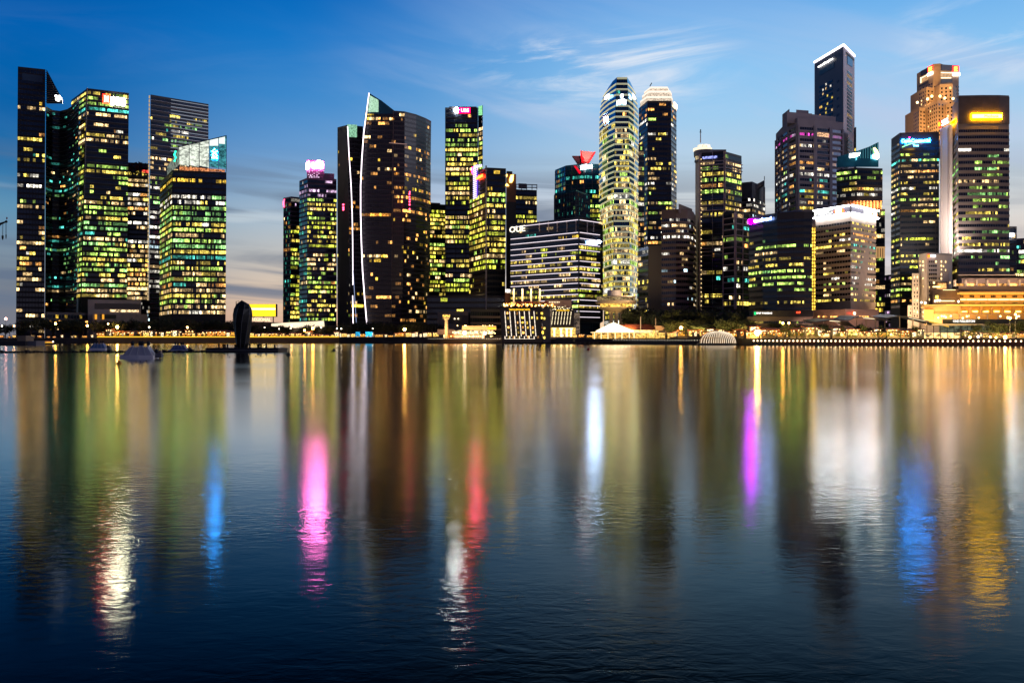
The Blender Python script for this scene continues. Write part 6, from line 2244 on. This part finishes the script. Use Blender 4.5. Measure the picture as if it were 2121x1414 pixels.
# ------------------------------------------------------------------ things on the water
# dark faceted pod on its pontoon
YQ = 218
pt = thing('pontoon', (X(505, YQ), YQ, 0), 'long flat black pontoon carrying the dark pod and the stage lamps', 'pontoon')
mb = MB()
mb.box(X(426, YQ), X(576, YQ), YQ, YQ + 9, -.4, Zp(720.5, YQ), pbr('pontoon_black', (.008, .008, .010), .6))
mb.build('deck', pt)
mb = MB()
mb.box(X(427, YQ), X(575.5, YQ), YQ - .12, YQ - .02, .35, .5, FRAMEG)
mb.build('fender', pt)
bo = thing('boom', (X(240, YQ), YQ, 0), 'long low floating black boom running left from the pontoon', 'boom')
mb = MB()
pts = []
for i in range(61):
    px = -60 + i * 8.1
    pts.append((X(px, YQ - 10 + i * .2), YQ - 10 + i * .2, .05))
for k, (a, b) in enumerate(zip(pts, pts[1:])):
    mb.box(a[0], b[0] - .08, a[1] - .55, a[1] + .55, -.3, .30 + (.25 if k % 7 == 0 else 0) + .04 * (k % 3), BLACK)
mb.build('floats', bo)
pod = thing('pod_sculpture', (X(502, YQ + 4), YQ + 4, Zp(720.5, YQ)), 'tall black faceted bud shaped pod standing on the pontoon', 'sculpture')
mb = MB()
cxp, cyp = X(502.5, YQ + 4), YQ + 4
pf = [(723, 10.5), (712, 13.2), (690, 16.5), (668, 19.2), (652, 20.0), (640, 18.4), (630, 13.5)]
zs = [max(Zp(y, YQ + 4), Zp(720.5, YQ)) for y, _ in pf]
rings = [mb.ring(cxp, cyp, z, r * (YQ + 4) / F, 9, .35 + .12 * i) for i, ((y, r), z) in enumerate(zip(pf, zs))]
PODM = pbr('pod_black', (.003, .003, .004), .5, 0, .25)
for a, b in zip(rings, rings[1:]):
    mb.solid(a, b, PODM, caps=False)
ap = (cxp - .2, cyp, Zp(621.5, YQ + 4))
tr = rings[-1]
for i in range(9):
    mb.face([tr[i], tr[(i + 1) % 9], ap], PODM)
mb.build('shell', pod)
mb = MB()
for k in (5, 6, 7):
    mb.tube([r[k] for r in rings], .035, FRAMEG, 4)
mb.build('seam', pod)
mb = MB()
mb.tube([(cxp - 1.6, cyp + .4, Zp(640, YQ)), (cxp - 1.6, cyp + .4, Zp(622.5, YQ)), (cxp - .9, cyp + .4, Zp(622.5, YQ))], .09, BLACK, 4)
mb.build('bracket', pod)
proto = None
for px in (453.5, 462.5, 466, 471.5, 487, 490, 517.5, 534, 536.5, 540.5, 551.5, 569):
    Y = YQ + 3
    zd = Zp(720.5, YQ)
    if proto is None:
        proto = thing('stage_lamp', (X(px, Y), Y, zd), 'dark hooded stage lamp head standing on the pontoon deck', 'stage lamp', 'stage lamps on the pontoon')
        mb = MB()
        mb.lathe(X(px, Y), Y, [(.24, zd), (.26, zd + .18), (.14, zd + .28)], BLACK, 8)
        mb.build('foot', proto)
        mb = MB()
        mb.lathe(X(px, Y), Y, [(.12, zd + .28), (.20, zd + .42), (.22, zd + .8), (.15, zd + .98), (.05, zd + 1.0)], BLACK, 8)
        mb.build('head', proto)
    else:
        c = copytree(proto)
        c.location = (X(px, Y), Y, zd)
        c.rotation_euler = (0, 0, px)
        c.scale = (1, 1, .85 + .2 * ((px * 7) % 1))


def motorboat(label, x0, x1, Y, cab, colr, z_scale=1.0, group='moored show boats'):
    """flat hulled show boat with a sloped cabin screen, hooded lamps on the roof and an outboard"""
    xa, xb = X(x0, Y), X(x1, Y)
    L = xb - xa
    o = thing('motorboat', ((xa + xb) / 2, Y, 0), label, 'boat', group)
    hullm = pbr('hull_pale', (.80, .74, .72), .45, noise=.1)
    mb = MB()
    h = .075 * L * z_scale
    sec = lambda x, wid, zt_: [(x, Y - wid, -.25), (x, Y - wid, zt_), (x, Y + wid, zt_), (x, Y + wid, -.25)]
    st = [(xa, .25, h * 1.15), (xa + L * .06, .9, h * 1.1), (xa + L * .5, 1.25, h), (xa + L * .84, 1.25, h)]
    for a, b in zip(st, st[1:]):
        mb.solid(sec(*a), sec(*b), hullm)
    mb.build('hull', o)
    mb = MB()
    c0, c1 = xa + L * .12, xa + L * .80
    hc = .27 * L * z_scale
    r0 = [(c0, Y - 1.0, h), (c1, Y - 1.0, h), (c1, Y + 1.0, h), (c0, Y + 1.0, h)]
    r1 = [(c0 + L * .14, Y - .7, hc), (c1 - L * .12, Y - .7, hc), (c1 - L * .12, Y + .7, hc), (c0 + L * .14, Y + .7, hc)]
    mb.solid(r0, r1, colr)
    mb.build('cabin', o)
    mb = MB()
    for u in (.22, .5, .78):
        a = Vector(r0[0]).lerp(Vector(r0[1]), u)
        b = Vector(r1[0]).lerp(Vector(r1[1]), u)
        mb.tube([a + Vector((0, -.04, 0)), b + Vector((0, -.04, 0))], .03, pbr('trim_pale', (.5, .5, .52), .5), 4)
    mb.build('cabin_trim', o)
    for u in cab:
        x = c0 + L * .14 + (c1 - c0 - L * .26) * u
        mb = MB()
        s = L / 6.5
        mb.lathe(x, Y - .2, [(.20 * s, hc), (.20 * s, hc + .22 * s), (.15 * s, hc + .3 * s)], pbr('trim_pale', (.5, .5, .52), .5), 8)
        ob = mb.build('lamp_base', o)
        mb = MB()
        mb.ball((x, Y - .2, hc + .54 * s), .31 * s, BLACK, 8, 1.3)
        mb.build('lamp_head', ob)
    mb = MB()
    mb.box(xa + L * .85, xa + L * .99, Y - .5, Y + .5, .1, h * 1.6, FRAMEG)
    mb.box(xa + L * .84, xa + L * .97, Y - .35, Y + .35, h * 1.6, hc * .68, pbr('engine_brown', (.20, .14, .12), .5))
    mb.lathe(xa + L * .88, Y - .42, [(.18, h * 1.7), (.28, h * 2.2), (.18, h * 2.9)], BLACK, 8)
    mb.build('outboard_motor', o)
    return o


motorboat('pale grey motorboat nearest the viewer, moored with four hooded lamps on its roof', 249, 337, 152, (.1, .52, .66, .98), pbr('cabin_violetgrey', (.42, .40, .44), .5))
motorboat('small slate blue motorboat with its cabin lamps, moored between the pale motorboat and the pontoon', 349, 398, 226, (.1, .35, .7, .9), pbr('cabin_slate', (.13, .17, .32), .4))
motorboat('small blue motorboat farthest left of the three moored boats', 184, 230, 262, (.05, .35, .7, .95), pbr('cabin_blue', (.08, .17, .34), .4))


def buoy(px, yw, label, cone, s=1.0):
    Y = CH * F / (yw - HY)
    o = thing('buoy', (X(px, Y), Y, 0), label, 'buoy')
    mb = MB()
    k = s * Y / 118
    mb.lathe(X(px, Y), Y, [(.36 * k, -.1), (.36 * k, .05 * k), (.06 * k, .48 * k)], cone, 10)
    mb.build('float', o)
    mb = MB()
    xx = X(px, Y)
    mb.tube([(xx, Y, .45 * k), (xx, Y, .85 * k)], .02 * k, FRAME, 4)
    mb.tube([(xx - .16 * k, Y, .8 * k), (xx + .16 * k, Y, 1.25 * k)], .02 * k, FRAME, 4)
    mb.tube([(xx + .16 * k, Y, .8 * k), (xx - .16 * k, Y, 1.25 * k)], .02 * k, FRAME, 4)
    mb.build('cross_mark', o)


buoy(247, 754, 'orange cone buoy with a cross topmark in front of the pale motorboat', pbr('buoy_orange', (.55, .22, .02), .5))
buoy(597.5, 735.5, 'dark cone buoy with a topmark right of the pontoon', pbr('buoy_dark', (.03, .025, .02), .5), .8)
buoy(691.5, 726.8, 'farther dark buoy at the right end of the float line', pbr('buoy_dark', (.03, .025, .02), .5), .7)
buoy(1219, 724.5, 'small red tipped buoy alone on the water before the rounded bullet tower', pbr('buoy_red', (.5, .05, .03), .5), .6)
buoy(1133, 736, 'small pale marker buoy alone on the water before the bay hotel', pbr('buoy_pale', (.4, .35, .3), .5), .45)
proto = None
for px, yw in ([(605 + i * 6.2 + (i % 3), 735.5 - i * .62) for i in range(14)] + [(610, 725.2), (627, 725.4), (637.5, 725.2), (655.5, 725.6)] +
               [(265, 751.5), (282, 750), (290.5, 748.8), (303, 747.6), (321, 746.4), (359.5, 744.8), (376, 744.2), (396, 743.6), (424, 742.4), (444.5, 741.4), (460.5, 740.8), (475, 740.2), (530, 738.2), (540, 737.8)]):
    Y = CH * F / (yw - HY)
    if proto is None:
        proto = thing('line_float', (X(px, Y), Y, 0), 'tiny dark bead float of the lines strung out near the boats', 'float', 'bead floats on the water')
        mb = MB()
        mb.ball((X(px, Y), Y, .03), .13, BLACK, 6)
        mb.build('bead', proto)
        mb = MB()
        mb.lathe(X(px, Y), Y, [(.03, -.3), (.03, .2)], BLACK, 4)
        mb.build('pin', proto)
    else:
        c = copytree(proto)
        c.location = (X(px, Y), Y, 0)
        s = max(.55, Y / 190)
        c.scale = (s, s, s)

# barge, river boat and crane tip on the far left
YG = 420
bg = thing('barge', (X(20, YG), YG, 0), 'dark work barge with a pale box on deck at the far left edge', 'barge')
mb = MB()
mb.box(X(-60, YG), X(52, YG), YG, YG + 16, -.5, 1.9, pbr('barge_black', (.015, .013, .015), .6))
mb.build('hull', bg)
mb = MB()
mb.box(X(33.5, YG), X(51, YG), YG + 1, YG + 8, 1.9, Zp(695, YG), pbr('deckhouse_tan', (.20, .15, .10), .7))
mb.build('deckhouse', bg)
mb = MB()
mb.box(X(51.5, YG), X(70, YG), YG + 2, YG + 10, -.4, Zp(706, YG), pbr('skiff_grey', (.12, .12, .14), .6))
mb.build('float_dock', bg)
rb = thing('river_boat', (X(90, 500), 500, 0), 'low river boat outlined by a straight yellow light line at the far left', 'boat')
mb = MB()
Yb = 470
mb.solid([(X(70, Yb), Yb, -.2), (X(110, Yb), Yb, -.2), (X(110, Yb), Yb + 3, -.2), (X(70, Yb), Yb + 3, -.2)], [(X(68, Yb), Yb, .9), (X(112, Yb), Yb, .9), (X(112, Yb), Yb + 3, .9), (X(68, Yb), Yb + 3, .9)], pbr('hull_dark', (.03, .025, .02), .5))
mb.build('hull', rb)
mb = MB()
mb.box(X(74, Yb), X(106, Yb), Yb + .4, Yb + 2.6, .9, 1.7, room('cabin_rows', (1, .3, .08), .6, 1.0, .0, 1.8))
mb.build('cabin', rb)
mb = MB()
mb.tube([(X(70, Yb), Yb - .15, 1.02), (X(109, Yb), Yb - .15, 1.02)], .12, emi('strip_yellow', (1, .56, .03), 1.7), 5)
mb.ball((X(110, Yb), Yb - .1, 1.4), .25, LWW, 6)
mb.build('light_line', rb)
YK = 300
cr = thing('harbour_crane', (X(-70, YK), YK, 0), 'dark crane boom tip with hanging hook blocks entering at the left edge', 'crane')
mb = MB()
mb.box(X(-82, YK), X(-58, YK), YK - 2, YK + 2, -.3, 3, FRAME)
mb.build('base', cr)
mb = MB()
hb = Vector((X(-70, YK), YK, 3))
tip = Vector((X(13, YK), YK, Zp(459, YK)))
bend = Vector((X(-14, YK), YK, Zp(480, YK)))
mb.tube([hb, bend], .9, BLACK, 6, .55)
mb.tube([bend, Vector((X(0, YK), YK, Zp(464, YK))), tip], .55, BLACK, 6, .22)
mb.ball(tuple(tip), .42, BLACK, 8)
mb.build('boom', cr)
for a, y1 in ((5.5, 493), (12.5, 491)):
    mb = MB()
    mb.tube([(X(a - .9, YK), YK, Zp(462, YK)), (X(a - .5, YK), YK, Zp(y1 - 5, YK))], .05, BLACK, 4)
    mb.tube([(X(a + .9, YK), YK, Zp(462, YK)), (X(a + .5, YK), YK, Zp(y1 - 5, YK))], .05, BLACK, 4)
    o = mb.build('cable', cr)
    mb = MB()
    rr_ = .33 if a < 8 else .18
    mb.lathe(X(a, YK), YK, [(.08, Zp(y1 + 4, YK)), (rr_ * .8, Zp(y1 + 1, YK)), (rr_, Zp(y1 - 3, YK)), (rr_, Zp(y1 - 5, YK))], BLACK, 8)
    mb.build('hook_block', o)
mb = MB()
mb.box(X(13, YK), X(15.5, YK), YK, YK + .05, Zp(454, YK), Zp(450, YK), pbr('flag_red', (.5, .08, .1), .8))
mb.tube([tuple(tip), (X(13, YK), YK, Zp(449, YK))], .04, BLACK, 4)
mb.build('flag', cr)

for o in bpy.data.objects:
    if '_o' in o:
        del o['_o']
